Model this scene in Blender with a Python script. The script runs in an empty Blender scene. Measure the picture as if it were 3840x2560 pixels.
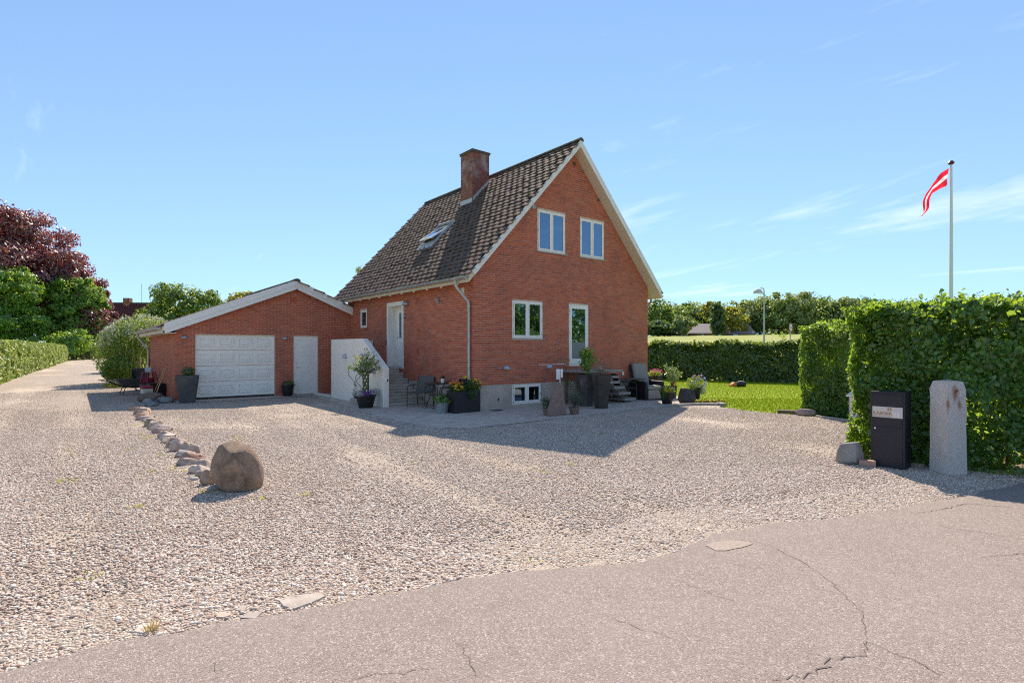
import bpy, bmesh, math, random
import numpy as np
from mathutils import Vector, Matrix, noise, Euler

# ------------------------------------------------------------------ camera
sc = bpy.context.scene
COL = sc.collection
CAM = Vector((-8.594, -12.509, 1.72))
HEAD = math.radians(38.48)
cd = bpy.data.cameras.new('camera')
cd.sensor_width = 36.0
cd.lens = 19.386
cd.shift_y = 0.00677
cd.clip_start = 0.05
cd.clip_end = 2000
cam = bpy.data.objects.new('camera', cd)
COL.objects.link(cam)
cam.location = CAM
cam.rotation_euler = (math.pi / 2, 0, -HEAD)
sc.camera = cam

# ------------------------------------------------------------------ sky, sun, exposure
SUN = Vector((0.69, 0.742, 1.0)).normalized()
SUN_EL = math.asin(SUN.z)
SUN_AZ = math.atan2(SUN.x, SUN.y)          # clockwise from +Y
world = bpy.data.worlds.new('World')
sc.world = world
world.use_nodes = True
wn = world.node_tree.nodes
wl = world.node_tree.links
wn.clear()
out = wn.new('ShaderNodeOutputWorld')
bg = wn.new('ShaderNodeBackground')
bg.inputs['Strength'].default_value = 0.123
sky = wn.new('ShaderNodeTexSky')
sky.sky_type = 'NISHITA'
sky.sun_disc = False
sky.sun_elevation = SUN_EL
sky.sun_rotation = SUN_AZ
sky.altitude = 300
sky.air_density = 1.0
sky.dust_density = 0.0
sky.ozone_density = 1.6
# thin wisps of cirrus spread evenly over the whole sky dome
tc = wn.new('ShaderNodeTexCoord')
sep = wn.new('ShaderNodeSeparateXYZ')
wl.new(tc.outputs['Generated'], sep.inputs[0])
def wmath(op, a, b=None, clamp=False):
    n = wn.new('ShaderNodeMath'); n.operation = op; n.use_clamp = clamp
    for i, x in enumerate((a, b)):
        if x is None: continue
        if isinstance(x, (int, float)): n.inputs[i].default_value = x
        else: wl.new(x, n.inputs[i])
    return n.outputs[0]
zc = wmath('ADD', wmath('MAXIMUM', sep.outputs['Z'], 0.0), 0.10)
px = wmath('DIVIDE', sep.outputs['X'], zc)
py = wmath('DIVIDE', sep.outputs['Y'], zc)
comb = wn.new('ShaderNodeCombineXYZ')
wl.new(px, comb.inputs['X']); wl.new(py, comb.inputs['Y'])
mp = wn.new('ShaderNodeMapping')
mp.inputs['Rotation'].default_value = (0, 0, 0.75)
mp.inputs['Scale'].default_value = (0.55, 0.16, 1)
mp.inputs['Location'].default_value = (12.3, 9.1, 0)
wl.new(comb.outputs[0], mp.inputs['Vector'])
nz = wn.new('ShaderNodeTexNoise')
nz.inputs['Scale'].default_value = 1.6
nz.inputs['Detail'].default_value = 9
nz.inputs['Roughness'].default_value = 0.6
nz.inputs['Distortion'].default_value = 0.6
wl.new(mp.outputs[0], nz.inputs['Vector'])
cr = wn.new('ShaderNodeValToRGB')
cr.color_ramp.elements[0].position = 0.55
cr.color_ramp.elements[1].position = 0.82
wl.new(nz.outputs['Fac'], cr.inputs[0])
cfac = wmath('MULTIPLY', cr.outputs[0], 0.75, True)
# soft shoulder, as a camera's highlight roll-off, keeps the bright horizon from burning out
def wvec(op, x, y):
    n = wn.new('ShaderNodeVectorMath'); n.operation = op
    for i, v in enumerate((x, y)):
        if isinstance(v, tuple): n.inputs[i].default_value = v
        else: wl.new(v, n.inputs[i])
    return n.outputs[0]
soft = wvec('DIVIDE', sky.outputs[0], wvec('ADD', wvec('DIVIDE', sky.outputs[0], (3.2, 5.9, 10.5)), (1.0, 1.0, 1.0)))
mixc = wn.new('ShaderNodeMixRGB')
mixc.inputs['Color2'].default_value = (5.2, 5.4, 5.8, 1)
wl.new(cfac, mixc.inputs['Fac'])
wl.new(soft, mixc.inputs['Color1'])
wl.new(mixc.outputs[0], bg.inputs['Color'])
wl.new(bg.outputs[0], out.inputs['Surface'])

sd = bpy.data.lights.new('sun', 'SUN')
sd.energy = 3.3
sd.angle = math.radians(0.53)
sd.color = (1.0, 0.885, 0.75)
sun = bpy.data.objects.new('sun', sd)
COL.objects.link(sun)
sun.rotation_euler = SUN.to_track_quat('Z', 'Y').to_euler()
sun.location = (20, 20, 40)

vs = sc.view_settings
vs.view_transform = 'Standard'
vs.look = 'None'
vs.exposure = 1.16
vs.gamma = 1.0
vs.use_curve_mapping = False
sc.cycles.use_denoising = False
sc.cycles.filter_width = 1.1
sc.cycles.sample_clamp_indirect = 4.0
sc.cycles.max_bounces = 8
sc.cycles.diffuse_bounces = 4
sc.cycles.transmission_bounces = 6
sc.cycles.transparent_max_bounces = 8

# ------------------------------------------------------------------ helpers
R = random.Random(7)
def rad(a): return math.radians(a)

class NT:
    """small wrapper for building a material's nodes"""
    def __init__(s, name):
        s.m = bpy.data.materials.new(name); s.m.use_nodes = True
        s.n = s.m.node_tree.nodes; s.l = s.m.node_tree.links
        s.n.clear()
        s.out = s.n.new('ShaderNodeOutputMaterial')
        s.geo = s.n.new('ShaderNodeNewGeometry')
    def set(s, sock, v):
        if isinstance(v, bpy.types.NodeSocket): s.l.new(v, sock)
        elif v is not None:
            if isinstance(v, (tuple, list)) and len(v) == 3 and sock.type == 'RGBA': v = (*v, 1)
            sock.default_value = v
    def add(s, typ, **k):
        n = s.n.new(typ)
        for a, v in k.items(): setattr(n, a, v)
        return n
    def math(s, op, a, b=None, clamp=False):
        n = s.add('ShaderNodeMath', operation=op, use_clamp=clamp)
        s.set(n.inputs[0], a)
        if b is not None: s.set(n.inputs[1], b)
        return n.outputs[0]
    def pos(s, scale=None):
        p = s.geo.outputs['Position']
        if scale is None: return p
        v = s.add('ShaderNodeVectorMath', operation='MULTIPLY')
        s.set(v.inputs[0], p); v.inputs[1].default_value = scale
        return v.outputs[0]
    def noise(s, scale, detail=6, rough=.55, vec=None, dist=0):
        n = s.add('ShaderNodeTexNoise')
        n.inputs['Scale'].default_value = scale; n.inputs['Detail'].default_value = detail
        n.inputs['Roughness'].default_value = rough; n.inputs['Distortion'].default_value = dist
        s.set(n.inputs['Vector'], vec if vec is not None else s.pos())
        return n.outputs['Fac']
    def ramp(s, f, a, b, lo=0., hi=1.):
        n = s.add('ShaderNodeMapRange'); n.clamp = True
        s.set(n.inputs[0], f); n.inputs[1].default_value = a; n.inputs[2].default_value = b
        n.inputs[3].default_value = lo; n.inputs[4].default_value = hi
        return n.outputs[0]
    def mix(s, f, a, b, mode='MIX'):
        n = s.add('ShaderNodeMixRGB', blend_type=mode)
        s.set(n.inputs[0], f); s.set(n.inputs[1], a); s.set(n.inputs[2], b)
        return n.outputs[0]
    def rnd(s):
        o = s.add('ShaderNodeObjectInfo')
        return s.math('FRACT', s.math('ADD', o.outputs['Random'], s.geo.outputs['Random Per Island']))
    def bump(s, h, dist, strength=1.0):
        b = s.add('ShaderNodeBump'); b.inputs['Distance'].default_value = dist
        b.inputs['Strength'].default_value = strength
        s.set(b.inputs['Height'], h)
        return b.outputs[0]
    def pbr(s, col, rough=.7, metal=0, normal=None, spec=.4, **k):
        p = s.add('ShaderNodeBsdfPrincipled')
        s.set(p.inputs['Base Color'], col); s.set(p.inputs['Roughness'], rough)
        s.set(p.inputs['Metallic'], metal); s.set(p.inputs['Specular IOR Level'], spec)
        if normal is not None: s.l.new(normal, p.inputs['Normal'])
        for a, v in k.items(): s.set(p.inputs[a], v)
        return p.outputs[0]
    def done(s, sh):
        s.l.new(sh, s.out.inputs['Surface']); return s.m

def sc3(c, f): return tuple(min(1, x * f) for x in c)

def basic(name, c, var=.18, rough=.7, scale=14, bump=0, bscale=60, metal=0, c2=None, s2=2.5, lo=.45, hi=.7, rnd=0, spec=.4):
    t = NT(name)
    f = t.noise(scale, 6)
    col = t.mix(t.ramp(f, .3, .7), sc3(c, 1 - var), sc3(c, 1 + var))
    if c2 is not None:
        col = t.mix(t.ramp(t.noise(s2, 7, .62), lo, hi), col, c2)
    if rnd:
        v = t.ramp(t.rnd(), 0, 1, 1 - rnd, 1 + rnd)
        h = t.add('ShaderNodeHueSaturation'); t.set(h.inputs['Value'], v); t.set(h.inputs['Color'], col)
        col = h.outputs[0]
    nm = t.bump(t.noise(bscale, 5), bump) if bump else None
    return t.done(t.pbr(col, t.ramp(f, .2, .8, rough * .88, min(1, rough * 1.1)), metal, nm, spec))

def leafmat(name, c, trans=None, tr=.42, var=.35, gloss=.07, hue=.03, grough=.42):
    t = NT(name)
    r = t.rnd()
    h = t.add('ShaderNodeHueSaturation')
    t.set(h.inputs['Color'], c)
    t.set(h.inputs['Value'], t.ramp(r, 0, 1, 1 - var, 1 + var))
    r2 = t.math('FRACT', t.math('MULTIPLY', r, 7.31))
    t.set(h.inputs['Hue'], t.ramp(r2, 0, 1, .5 - hue, .5 + hue))
    d = t.add('ShaderNodeBsdfDiffuse'); t.set(d.inputs['Color'], h.outputs[0])
    tl = t.add('ShaderNodeBsdfTranslucent')
    tc_ = trans or (min(1, c[0] * 2.6), min(1, c[1] * 2.3), c[2] * 1.1)
    h2 = t.add('ShaderNodeHueSaturation'); t.set(h2.inputs['Color'], tc_)
    t.set(h2.inputs['Value'], t.ramp(r, 0, 1, 1 - var * .6, 1 + var * .6))
    t.set(tl.inputs['Color'], h2.outputs[0])
    m = t.add('ShaderNodeMixShader'); m.inputs[0].default_value = tr
    t.l.new(d.outputs[0], m.inputs[1]); t.l.new(tl.outputs[0], m.inputs[2])
    g = t.add('ShaderNodeBsdfGlossy'); g.inputs['Roughness'].default_value = grough
    g.inputs['Color'].default_value = (.9, .95, .9, 1)
    m2 = t.add('ShaderNodeMixShader'); m2.inputs[0].default_value = gloss
    t.l.new(m.outputs[0], m2.inputs[1]); t.l.new(g.outputs[0], m2.inputs[2])
    return t.done(m2.outputs[0])

def tag(o, label=None, cat=None, group=None, kind=None):
    if label: o['label'] = label
    if cat: o['category'] = cat
    if group: o['group'] = group
    if kind: o['kind'] = kind
    return o

def link(name, me, mat=None, parent=None, loc=None, rot=None):
    o = bpy.data.objects.new(name, me); COL.objects.link(o)
    if mat is not None and me is not None and not me.materials: me.materials.append(mat)
    if parent is not None: o.parent = parent
    if loc is not None: o.location = loc
    if rot is not None: o.rotation_euler = rot
    return o

def thing(name, loc, rz=0, label=None, cat=None, group=None, parent=None):
    o = bpy.data.objects.new(name, None); COL.objects.link(o)
    o.empty_display_size = .2
    o.location = loc; o.rotation_euler = (0, 0, rz)
    if parent is not None: o.parent = parent
    return tag(o, label, cat, group)

class MB:
    def __init__(s): s.v = []; s.f = []; s.M = None
    def _a(s, vs, fs):
        b = len(s.v)
        s.v += [tuple(s.M @ Vector(p)) if s.M is not None else tuple(p) for p in vs]
        s.f += [tuple(i + b for i in f) for f in fs]
        return s
    def box(s, x0, x1, y0, y1, z0, z1):
        return s._a([(x0,y0,z0),(x1,y0,z0),(x1,y1,z0),(x0,y1,z0),(x0,y0,z1),(x1,y0,z1),(x1,y1,z1),(x0,y1,z1)],
                    [(0,3,2,1),(4,5,6,7),(0,1,5,4),(1,2,6,5),(2,3,7,6),(3,0,4,7)])
    def frustum(s, x0, x1, z0, z1, y0, y1, inset):
        """raised panel on a plane y0, proud face at y1"""
        i = inset
        return s._a([(x0,y0,z0),(x1,y0,z0),(x1,y0,z1),(x0,y0,z1),(x0+i,y1,z0+i),(x1-i,y1,z0+i),(x1-i,y1,z1-i),(x0+i,y1,z1-i)],
                    [(4,5,6,7),(0,1,5,4),(1,2,6,5),(2,3,7,6),(3,0,4,7)])
    def frame(s, x0, x1, z0, z1, w, y0, y1):
        s.box(x0, x0 + w, y0, y1, z0, z1); s.box(x1 - w, x1, y0, y1, z0, z1)
        s.box(x0 + w, x1 - w, y0, y1, z0, z0 + w); s.box(x0 + w, x1 - w, y0, y1, z1 - w, z1)
        return s
    def prism(s, pts, d):
        """polygon of 3d points extruded by vector d"""
        n = len(pts); d = Vector(d)
        vs = [Vector(p) for p in pts] + [Vector(p) + d for p in pts]
        return s._a(vs, [tuple(range(n))[::-1], tuple(range(n, 2*n))] + [(i, (i+1) % n, n + (i+1) % n, n + i) for i in range(n)])
    def tube(s, pts, r, n=8, cap=True, closed=False):
        pts = [Vector(p) for p in pts]; m = len(pts)
        rs = r if isinstance(r, (list, tuple)) else [r] * m
        vs = []; fs = []
        up = None
        for i, p in enumerate(pts):
            a = pts[(i - 1) % m] if (closed or i > 0) else p
            b = pts[(i + 1) % m] if (closed or i < m - 1) else p
            t = (b - a)
            t = t.normalized() if t.length > 1e-9 else Vector((0, 0, 1))
            if up is None:
                up = Vector((0, 0, 1)) if abs(t.z) < .9 else Vector((1, 0, 0))
            x = up - t * up.dot(t)
            if x.length < 1e-5: x = t.orthogonal()
            x.normalize(); up = x; y = t.cross(x)
            for k in range(n):
                an = 2 * math.pi * k / n
                vs.append(p + (x * math.cos(an) + y * math.sin(an)) * rs[i])
        for i in range(m if closed else m - 1):
            j = (i + 1) % m
            for k in range(n):
                fs.append((i*n + k, i*n + (k+1) % n, j*n + (k+1) % n, j*n + k))
        if cap and not closed:
            fs.append(tuple(range(n))[::-1]); fs.append(tuple(range((m-1)*n, m*n)))
        return s._a(vs, fs)
    def lathe(s, prof, n=24, c=(0, 0, 0), ph=0, sx=1, sy=1, cap=True):
        vs = []; fs = []
        for r, z in prof:
            for k in range(n):
                a = ph + 2*math.pi*k/n
                vs.append((c[0] + r*sx*math.cos(a), c[1] + r*sy*math.sin(a), c[2] + z))
        m = len(prof)
        for i in range(m - 1):
            for k in range(n):
                fs.append((i*n + k, i*n + (k+1) % n, (i+1)*n + (k+1) % n, (i+1)*n + k))
        if cap:
            fs.append(tuple(range(n))[::-1]); fs.append(tuple(range((m-1)*n, m*n)))
        return s._a(vs, fs)
    def quad(s, *p): return s._a(p, [tuple(range(len(p)))])
    def build(s, name, mat, parent=None, smooth=False, bevel=0, loc=None, rot=None, seg=2):
        me = bpy.data.meshes.new(name)
        me.from_pydata(s.v, [], s.f); me.update()
        if smooth:
            me.polygons.foreach_set('use_smooth', [True] * len(me.polygons))
            try: me.set_sharp_from_angle(angle=rad(40))
            except Exception: pass
        o = link(name, me, mat, parent, loc, rot)
        if bevel:
            b = o.modifiers.new('bevel', 'BEVEL'); b.width = bevel; b.segments = seg; b.limit_method = 'ANGLE'
        return o

def np_mesh(name, V, F, smooth=False):
    me = bpy.data.meshes.new(name)
    V = np.asarray(V, dtype=np.float32); F = np.asarray(F, dtype=np.int32)
    k = F.shape[1]
    me.vertices.add(len(V)); me.vertices.foreach_set('co', V.ravel())
    me.loops.add(F.size); me.loops.foreach_set('vertex_index', F.ravel())
    me.polygons.add(len(F)); me.polygons.foreach_set('loop_start', np.arange(0, F.size, k, dtype=np.int32))
    if smooth: me.polygons.foreach_set('use_smooth', np.ones(len(F), dtype=bool))
    me.update(calc_edges=True)
    return me

def leaves(name, P, size, mat, parent=None, N=None, aspect=.6, spread=1.0, six=False, seed=1, fold=.12, T=None, tspread=1.0):
    """many small folded leaf blades, one island each"""
    g = np.random.default_rng(seed)
    P = np.asarray(P, dtype=np.float64); n = len(P)
    nr = g.normal(size=(n, 3)); nr /= np.linalg.norm(nr, axis=1)[:, None]
    nv = nr * spread + (N if N is not None else np.array([[0, 0, .5]]))
    nv /= np.linalg.norm(nv, axis=1)[:, None] + 1e-9
    t = g.normal(size=(n, 3)) * tspread
    if T is not None: t = t + T
    t -= nv * np.sum(t * nv, axis=1)[:, None]
    t /= np.linalg.norm(t, axis=1)[:, None] + 1e-9
    b = np.cross(nv, t)
    L = (np.asarray(size) * g.uniform(.65, 1.3, n))[:, None]
    w = L * aspect * .5
    if six:
        pts = [P - t*L*.5, P - t*L*.18 + b*w*.95 - nv*L*fold, P + t*L*.2 + b*w*.8 - nv*L*fold, P + t*L*.5,
               P + t*L*.2 - b*w*.8 - nv*L*fold, P - t*L*.18 - b*w*.95 - nv*L*fold]
        V = np.stack(pts, 1).reshape(-1, 3)
        o = np.arange(n)[:, None] * 6
        F = np.concatenate([o + np.array([[0, 3, 2, 1]]), o + np.array([[0, 5, 4, 3]])])
    else:
        pts = [P - t*L*.5, P + b*w - nv*L*fold, P + t*L*.5, P - b*w - nv*L*fold]
        V = np.stack(pts, 1).reshape(-1, 3)
        o = np.arange(n)[:, None] * 4
        F = np.concatenate([o + np.array([[0, 2, 1]]), o + np.array([[0, 3, 2]])])
    o_ = link(name, np_mesh(name, V, F), mat, parent)
    if n > 600: o_['kind'] = 'stuff'
    return o_

def petals(name, P, size, mat, parent, N=None, seed=3, k=5):
    """small open flowers: k-petalled shallow cups"""
    g = np.random.default_rng(seed); P = np.asarray(P, float); n = len(P)
    nv = g.normal(size=(n, 3)) * .6 + (N if N is not None else np.array([[0, 0, 1.]]))
    nv /= np.linalg.norm(nv, axis=1)[:, None]
    t = g.normal(size=(n, 3)); t -= nv*np.sum(t*nv, 1)[:, None]; t /= np.linalg.norm(t, axis=1)[:, None]
    b = np.cross(nv, t); L = (size * g.uniform(.75, 1.25, n))[:, None]
    V = [P]; m = 2*k
    for i in range(m):
        a = 2*math.pi*i/m; rr = 1.0 if i % 2 == 0 else .62
        V.append(P + (t*math.cos(a) + b*math.sin(a))*L*.5*rr + nv*L*(.14 if i % 2 == 0 else .06))
    V = np.stack(V, 1).reshape(-1, 3); o = np.arange(n)[:, None]*(m + 1)
    F = np.concatenate([o + np.array([[0, 1 + i, 1 + (i + 1) % m]]) for i in range(m)])
    ob = link(name, np_mesh(name, V, F), mat, parent)
    return ob

def ell(n, c, r, g, inner=.35):
    """points filling an ellipsoid, denser outwards"""
    d = g.normal(size=(n, 3)); d /= np.linalg.norm(d, axis=1)[:, None]
    q = g.uniform(inner**3, 1, n)**(1/3)
    return np.asarray(c) + d*q[:, None]*np.asarray(r)

def inpoly(x, y, poly):
    c = False; j = len(poly) - 1
    for i in range(len(poly)):
        xi, yi = poly[i]; xj, yj = poly[j]
        if (yi > y) != (yj > y) and x < (xj - xi)*(y - yi)/(yj - yi) + xi: c = not c
        j = i
    return c

def rock_mesh(name, size, seed, sub=3, rough=.16, flat=0, freq=1.3, cut=True, shear=(0, 0)):
    bm = bmesh.new(); bmesh.ops.create_icosphere(bm, subdivisions=sub, radius=1)
    o = Vector((seed*3.7, seed*1.3, seed*5.1))
    for v in bm.verts:
        p = v.co.copy()
        n1 = noise.noise(p*freq + o); n2 = noise.noise(p*freq*2.7 + o*2); n3 = noise.noise(p*6.5 + o*3)
        q = p*(1 + rough*1.5*n1 + rough*.6*n2 + rough*.2*n3)
        if flat:
            for ax in (Vector((1, .2, .5)), Vector((-.6, 1, .3)), Vector((.1, -1, .6)), Vector((-1, -.4, .2)), Vector((.2, .1, 1))):
                ax = ax.normalized(); dd = q.dot(ax) - (1 - flat*(.8 + .4*noise.noise(ax*3 + o)))
                if dd > 0: q -= ax*dd*.85
        q.z = max(q.z, -.75) if cut else q.z
        v.co = Vector(((q.x + shear[0]*q.z)*size[0], (q.y + shear[1]*q.z)*size[1], (q.z + .75)*size[2]/1.75*1.0))
    me = bpy.data.meshes.new(name); bm.to_mesh(me); bm.free()
    me.polygons.foreach_set('use_smooth', [True]*len(me.polygons))
    if flat: me.set_sharp_from_angle(angle=rad(32))
    return me

def text_mesh(s, size, name, mat, parent, M, extrude=.0008, align='LEFT', sx=1, bold=0):
    cu = bpy.data.curves.new(name, 'FONT'); cu.body = s; cu.size = size; cu.extrude = extrude
    cu.align_x = align; cu.offset = bold
    tmp = bpy.data.objects.new('tmp_text', cu); COL.objects.link(tmp)
    dg = bpy.context.evaluated_depsgraph_get()
    me = bpy.data.meshes.new_from_object(tmp.evaluated_get(dg)); me.name = name
    bpy.data.objects.remove(tmp); bpy.data.curves.remove(cu)
    me.transform(M @ Matrix.Diagonal((sx, 1, 1, 1)))
    me.materials.clear()
    return link(name, me, mat, parent)

ORD_ = ['first','second','third','fourth','fifth','sixth','seventh','eighth','ninth','tenth','eleventh','twelfth','thirteenth',
       'fourteenth','fifteenth','sixteenth','seventeenth','eighteenth','nineteenth','twentieth','twenty-first','twenty-second','twenty-third','twenty-fourth','twenty-fifth','twenty-sixth']

TENS = {2: 'twent', 3: 'thirt'}
ORD = ORD_[:20] + [t_ + 'y-' + o_ for t_ in ('twent', 'thirt') for o_ in ORD_[:9]]
ORD.insert(29, 'thirtieth')
# ------------------------------------------------------------------ materials of the setting and buildings
def make_brick():
    t = NT('brick_red')
    r = t.rnd()
    c = t.mix(t.ramp(r, 0, .55), (.48, .100, .048), (.56, .132, .062))
    c = t.mix(t.ramp(r, .62, 1), c, (.38, .082, .048))
    c = t.mix(t.ramp(t.math('FRACT', t.math('MULTIPLY', r, 9.7)), .86, .90, 0, .7), c, (.30, .076, .054))
    c = t.mix(t.ramp(t.math('FRACT', t.math('MULTIPLY', r, 5.3)), .88, .93, 0, .6), c, (.52, .17, .07))
    c = t.mix(t.ramp(t.noise(38, 5, .6), .35, .75, 0, .55), c, (.42, .16, .09))
    # broad weathering and soot blotches
    c = t.mix(t.ramp(t.noise(.62, 6, .6), .50, .72, 0, .50), c, (.20, .064, .05))
    c = t.mix(t.ramp(t.noise(.9, 4, .5, dist=.4), .55, .8, 0, .45), c, (.50, .125, .065))
    return t.done(t.pbr(c, .82, 0, t.bump(t.noise(160, 4), .003), .25))
def make_mortar():
    t = NT('mortar')
    c = t.mix(t.ramp(t.noise(9, 6), .3, .7), (.58, .39, .305), (.72, .52, .42))
    c = t.mix(t.ramp(t.noise(.8, 6, .6), .50, .68, 0, .55), c, (.40, .22, .17))
    return t.done(t.pbr(c, .92, 0, t.bump(t.noise(220, 3), .002), .2))
def make_gravel(name='gravel_bed'):
    t = NT(name)
    v = t.add('ShaderNodeTexVoronoi'); v.inputs['Scale'].default_value = 58
    t.set(v.inputs['Vector'], t.pos())
    sepc = t.add('ShaderNodeSeparateColor'); t.l.new(v.outputs['Color'], sepc.inputs[0])
    f = sepc.outputs[0]
    c = t.mix(t.ramp(f, 0, .5), (.34, .268, .205), (.56, .46, .37))
    c = t.mix(t.ramp(f, .5, 1), c, (.71, .625, .525))
    c = t.mix(t.ramp(sepc.outputs[1], .80, .92, 0, .7), c, (.26, .23, .21))
    c = t.mix(t.ramp(v.outputs['Distance'], .45, .85, 0, .75), c, (.20, .145, .11))  # cell rims darkened: shade in the gaps between pebbles, put into the colour
    c = t.mix(t.ramp(t.noise(.35, 5, .6), .48, .66, 0, .35), c, (.40, .29, .19))
    c = t.mix(t.ramp(t.noise(2.2, 7, .7), .50, .68, 0, .40), c, (.33, .245, .165))
    c = t.mix(t.ramp(t.noise(10, 5, .7), .48, .66, 0, .50), c, (.27, .205, .155))
    sandy = t.ramp(t.noise(.42, 6, .62, t.pos((1, .45, 1))), .53, .66, 0, .8)
    c = t.mix(sandy, c, t.mix(t.ramp(t.noise(40, 4), .3, .7), (.58, .47, .36), (.72, .60, .48)))
    h = t.ramp(v.outputs['Distance'], 0, .7, 1, 0)
    return t.done(t.pbr(c, .85, 0, t.bump(h, .012, .9), .25))
def make_pebble():
    t = NT('pebble')
    r = t.rnd(); r2 = t.math('FRACT', t.math('MULTIPLY', r, 13.7))
    c = t.mix(t.ramp(r, 0, .45), (.31, .238, .180), (.56, .46, .37))
    c = t.mix(t.ramp(r, .45, .9), c, (.78, .695, .595))
    c = t.mix(t.ramp(r2, .76, .80, 0, .85), c, (.20, .18, .165))
    c = t.mix(t.ramp(r2, .68, .70, 0, .5), c, (.56, .32, .20))
    c = t.mix(t.ramp(t.noise(90, 4), .35, .7, 0, .22), c, (.5, .42, .36))
    return t.done(t.pbr(c, .72, 0, None, .3))
def make_asphalt():
    t = NT('asphalt')
    v = t.add('ShaderNodeTexVoronoi'); v.inputs['Scale'].default_value = 110
    t.set(v.inputs['Vector'], t.pos())
    sepc = t.add('ShaderNodeSeparateColor'); t.l.new(v.outputs['Color'], sepc.inputs[0])
    c = t.mix(sepc.outputs[0], (.232, .184, .154), (.345, .278, .238))
    c = t.mix(t.ramp(sepc.outputs[1], .80, .95, 0, .8), c, (.54, .455, .40))
    c = t.mix(t.ramp(sepc.outputs[2], .86, .95, 0, .8), c, (.14, .11, .10))
    c = t.mix(t.ramp(t.noise(1.1, 7, .65), .42, .72, 0, .30), c, (.37, .305, .262))
    c = t.mix(t.ramp(t.noise(.8, 8, .72, dist=.8), .60, .70, 0, .45), c, (.165, .130, .110))
    c = t.mix(t.ramp(t.noise(2.6, 7, .7), .55, .72, 0, .35), c, (.21, .162, .135))
    c = t.mix(t.ramp(t.noise(.45, 5, .6), .52, .75, 0, .35), c, (.24, .19, .16))
    h = t.math('ADD', t.ramp(v.outputs['Distance'], 0, .8, 1, 0), t.math('MULTIPLY', t.noise(25, 5), .8))
    return t.done(t.pbr(c, .86, 0, t.bump(h, .004, .9), .3))
def make_grass():
    t = NT('lawn_turf')
    c = t.mix(t.ramp(t.noise(.55, 6, .6), .35, .68), (.25, .36, .022), (.33, .41, .028))
    c = t.mix(t.ramp(t.noise(26, 5), .4, .7, 0, .6), c, (.26, .33, .018))
    return t.done(t.pbr(c, .9, 0, t.bump(t.noise(90, 4), .003), .1))
def make_field():
    t = NT('field_grass')
    c = t.mix(t.ramp(t.noise(.06, 6, .6), .40, .62), (.24, .31, .055), (.36, .33, .13))
    c = t.mix(t.ramp(t.noise(.5, 6, .7, t.pos((.4, 1, 1))), .45, .7, 0, .7), c, (.46, .40, .20))
    return t.done(t.pbr(c, .95, 0, None, .1))
def make_roof():
    t = NT('roof_tile_brown')
    r = t.rnd()
    c = t.mix(r, (.105, .070, .056), (.140, .094, .074))
    c = t.mix(t.ramp(t.noise(3.5, 7, .65), .46, .70, 0, .7), c, (.195, .135, .104))  # paler brown patches give tiles a sunlit look through their colour
    c = t.mix(t.ramp(t.noise(9, 6, .7), .57, .70, 0, .8), c, (.46, .245, .085))      # orange lichen
    c = t.mix(t.ramp(t.noise(1.3, 6, .6), .55, .70, 0, .55), c, (.10, .088, .075))
    return t.done(t.pbr(c, .85, 0, t.bump(t.noise(70, 6, .65), .006), .25))
def make_stone(name, a, b, c3=None, scale=6, bs=24, bump=.012, rough=.8, spark=None):
    t = NT(name)
    r = t.rnd()
    c = t.mix(t.ramp(t.noise(scale, 8, .62), .32, .68), a, b)
    if c3: c = t.mix(t.ramp(t.noise(scale*.55, 6, .6, dist=.5), .52, .68, 0, .8), c, c3)
    if spark: c = t.mix(t.ramp(t.noise(130, 2), .60, .68, 0, .7), c, spark)
    h = t.add('ShaderNodeHueSaturation'); t.set(h.inputs['Value'], t.ramp(r, 0, 1, .72, 1.22)); t.set(h.inputs['Color'], c)
    t.set(h.inputs['Saturation'], t.ramp(t.math('FRACT', t.math('MULTIPLY', r, 5.7)), 0, 1, .6, 1.2))
    hh = t.math('ADD', t.noise(bs, 8, .65), t.math('MULTIPLY', t.noise(bs*4, 4), .3))
    return t.done(t.pbr(h.outputs[0], rough, 0, t.bump(hh, bump), .3))
def make_glass():
    t = NT('window_glass')
    tr = t.add('ShaderNodeBsdfTransparent'); tr.inputs['Color'].default_value = (.42, .44, .44, 1)
    g = t.add('ShaderNodeBsdfGlossy'); g.inputs['Roughness'].default_value = .015
    g.inputs['Color'].default_value = (.50, .74, 1, 1)
    fr = t.add('ShaderNodeFresnel'); fr.inputs['IOR'].default_value = 1.6
    f = t.math('ADD', t.math('MULTIPLY', fr.outputs[0], 1.2), .27, True)
    m = t.add('ShaderNodeMixShader'); t.l.new(f, m.inputs[0])
    t.l.new(tr.outputs[0], m.inputs[1]); t.l.new(g.outputs[0], m.inputs[2])
    return t.done(m.outputs[0])
def make_wood(name, a, b, scale=(2, 30, 30), rough=.75):
    t = NT(name)
    c = t.mix(t.ramp(t.noise(3, 7, .6, t.pos(scale)), .3, .7), a, b)
    return t.done(t.pbr(c, rough, 0, t.bump(t.noise(6, 6, .6, t.pos(scale)), .004), .3))
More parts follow.
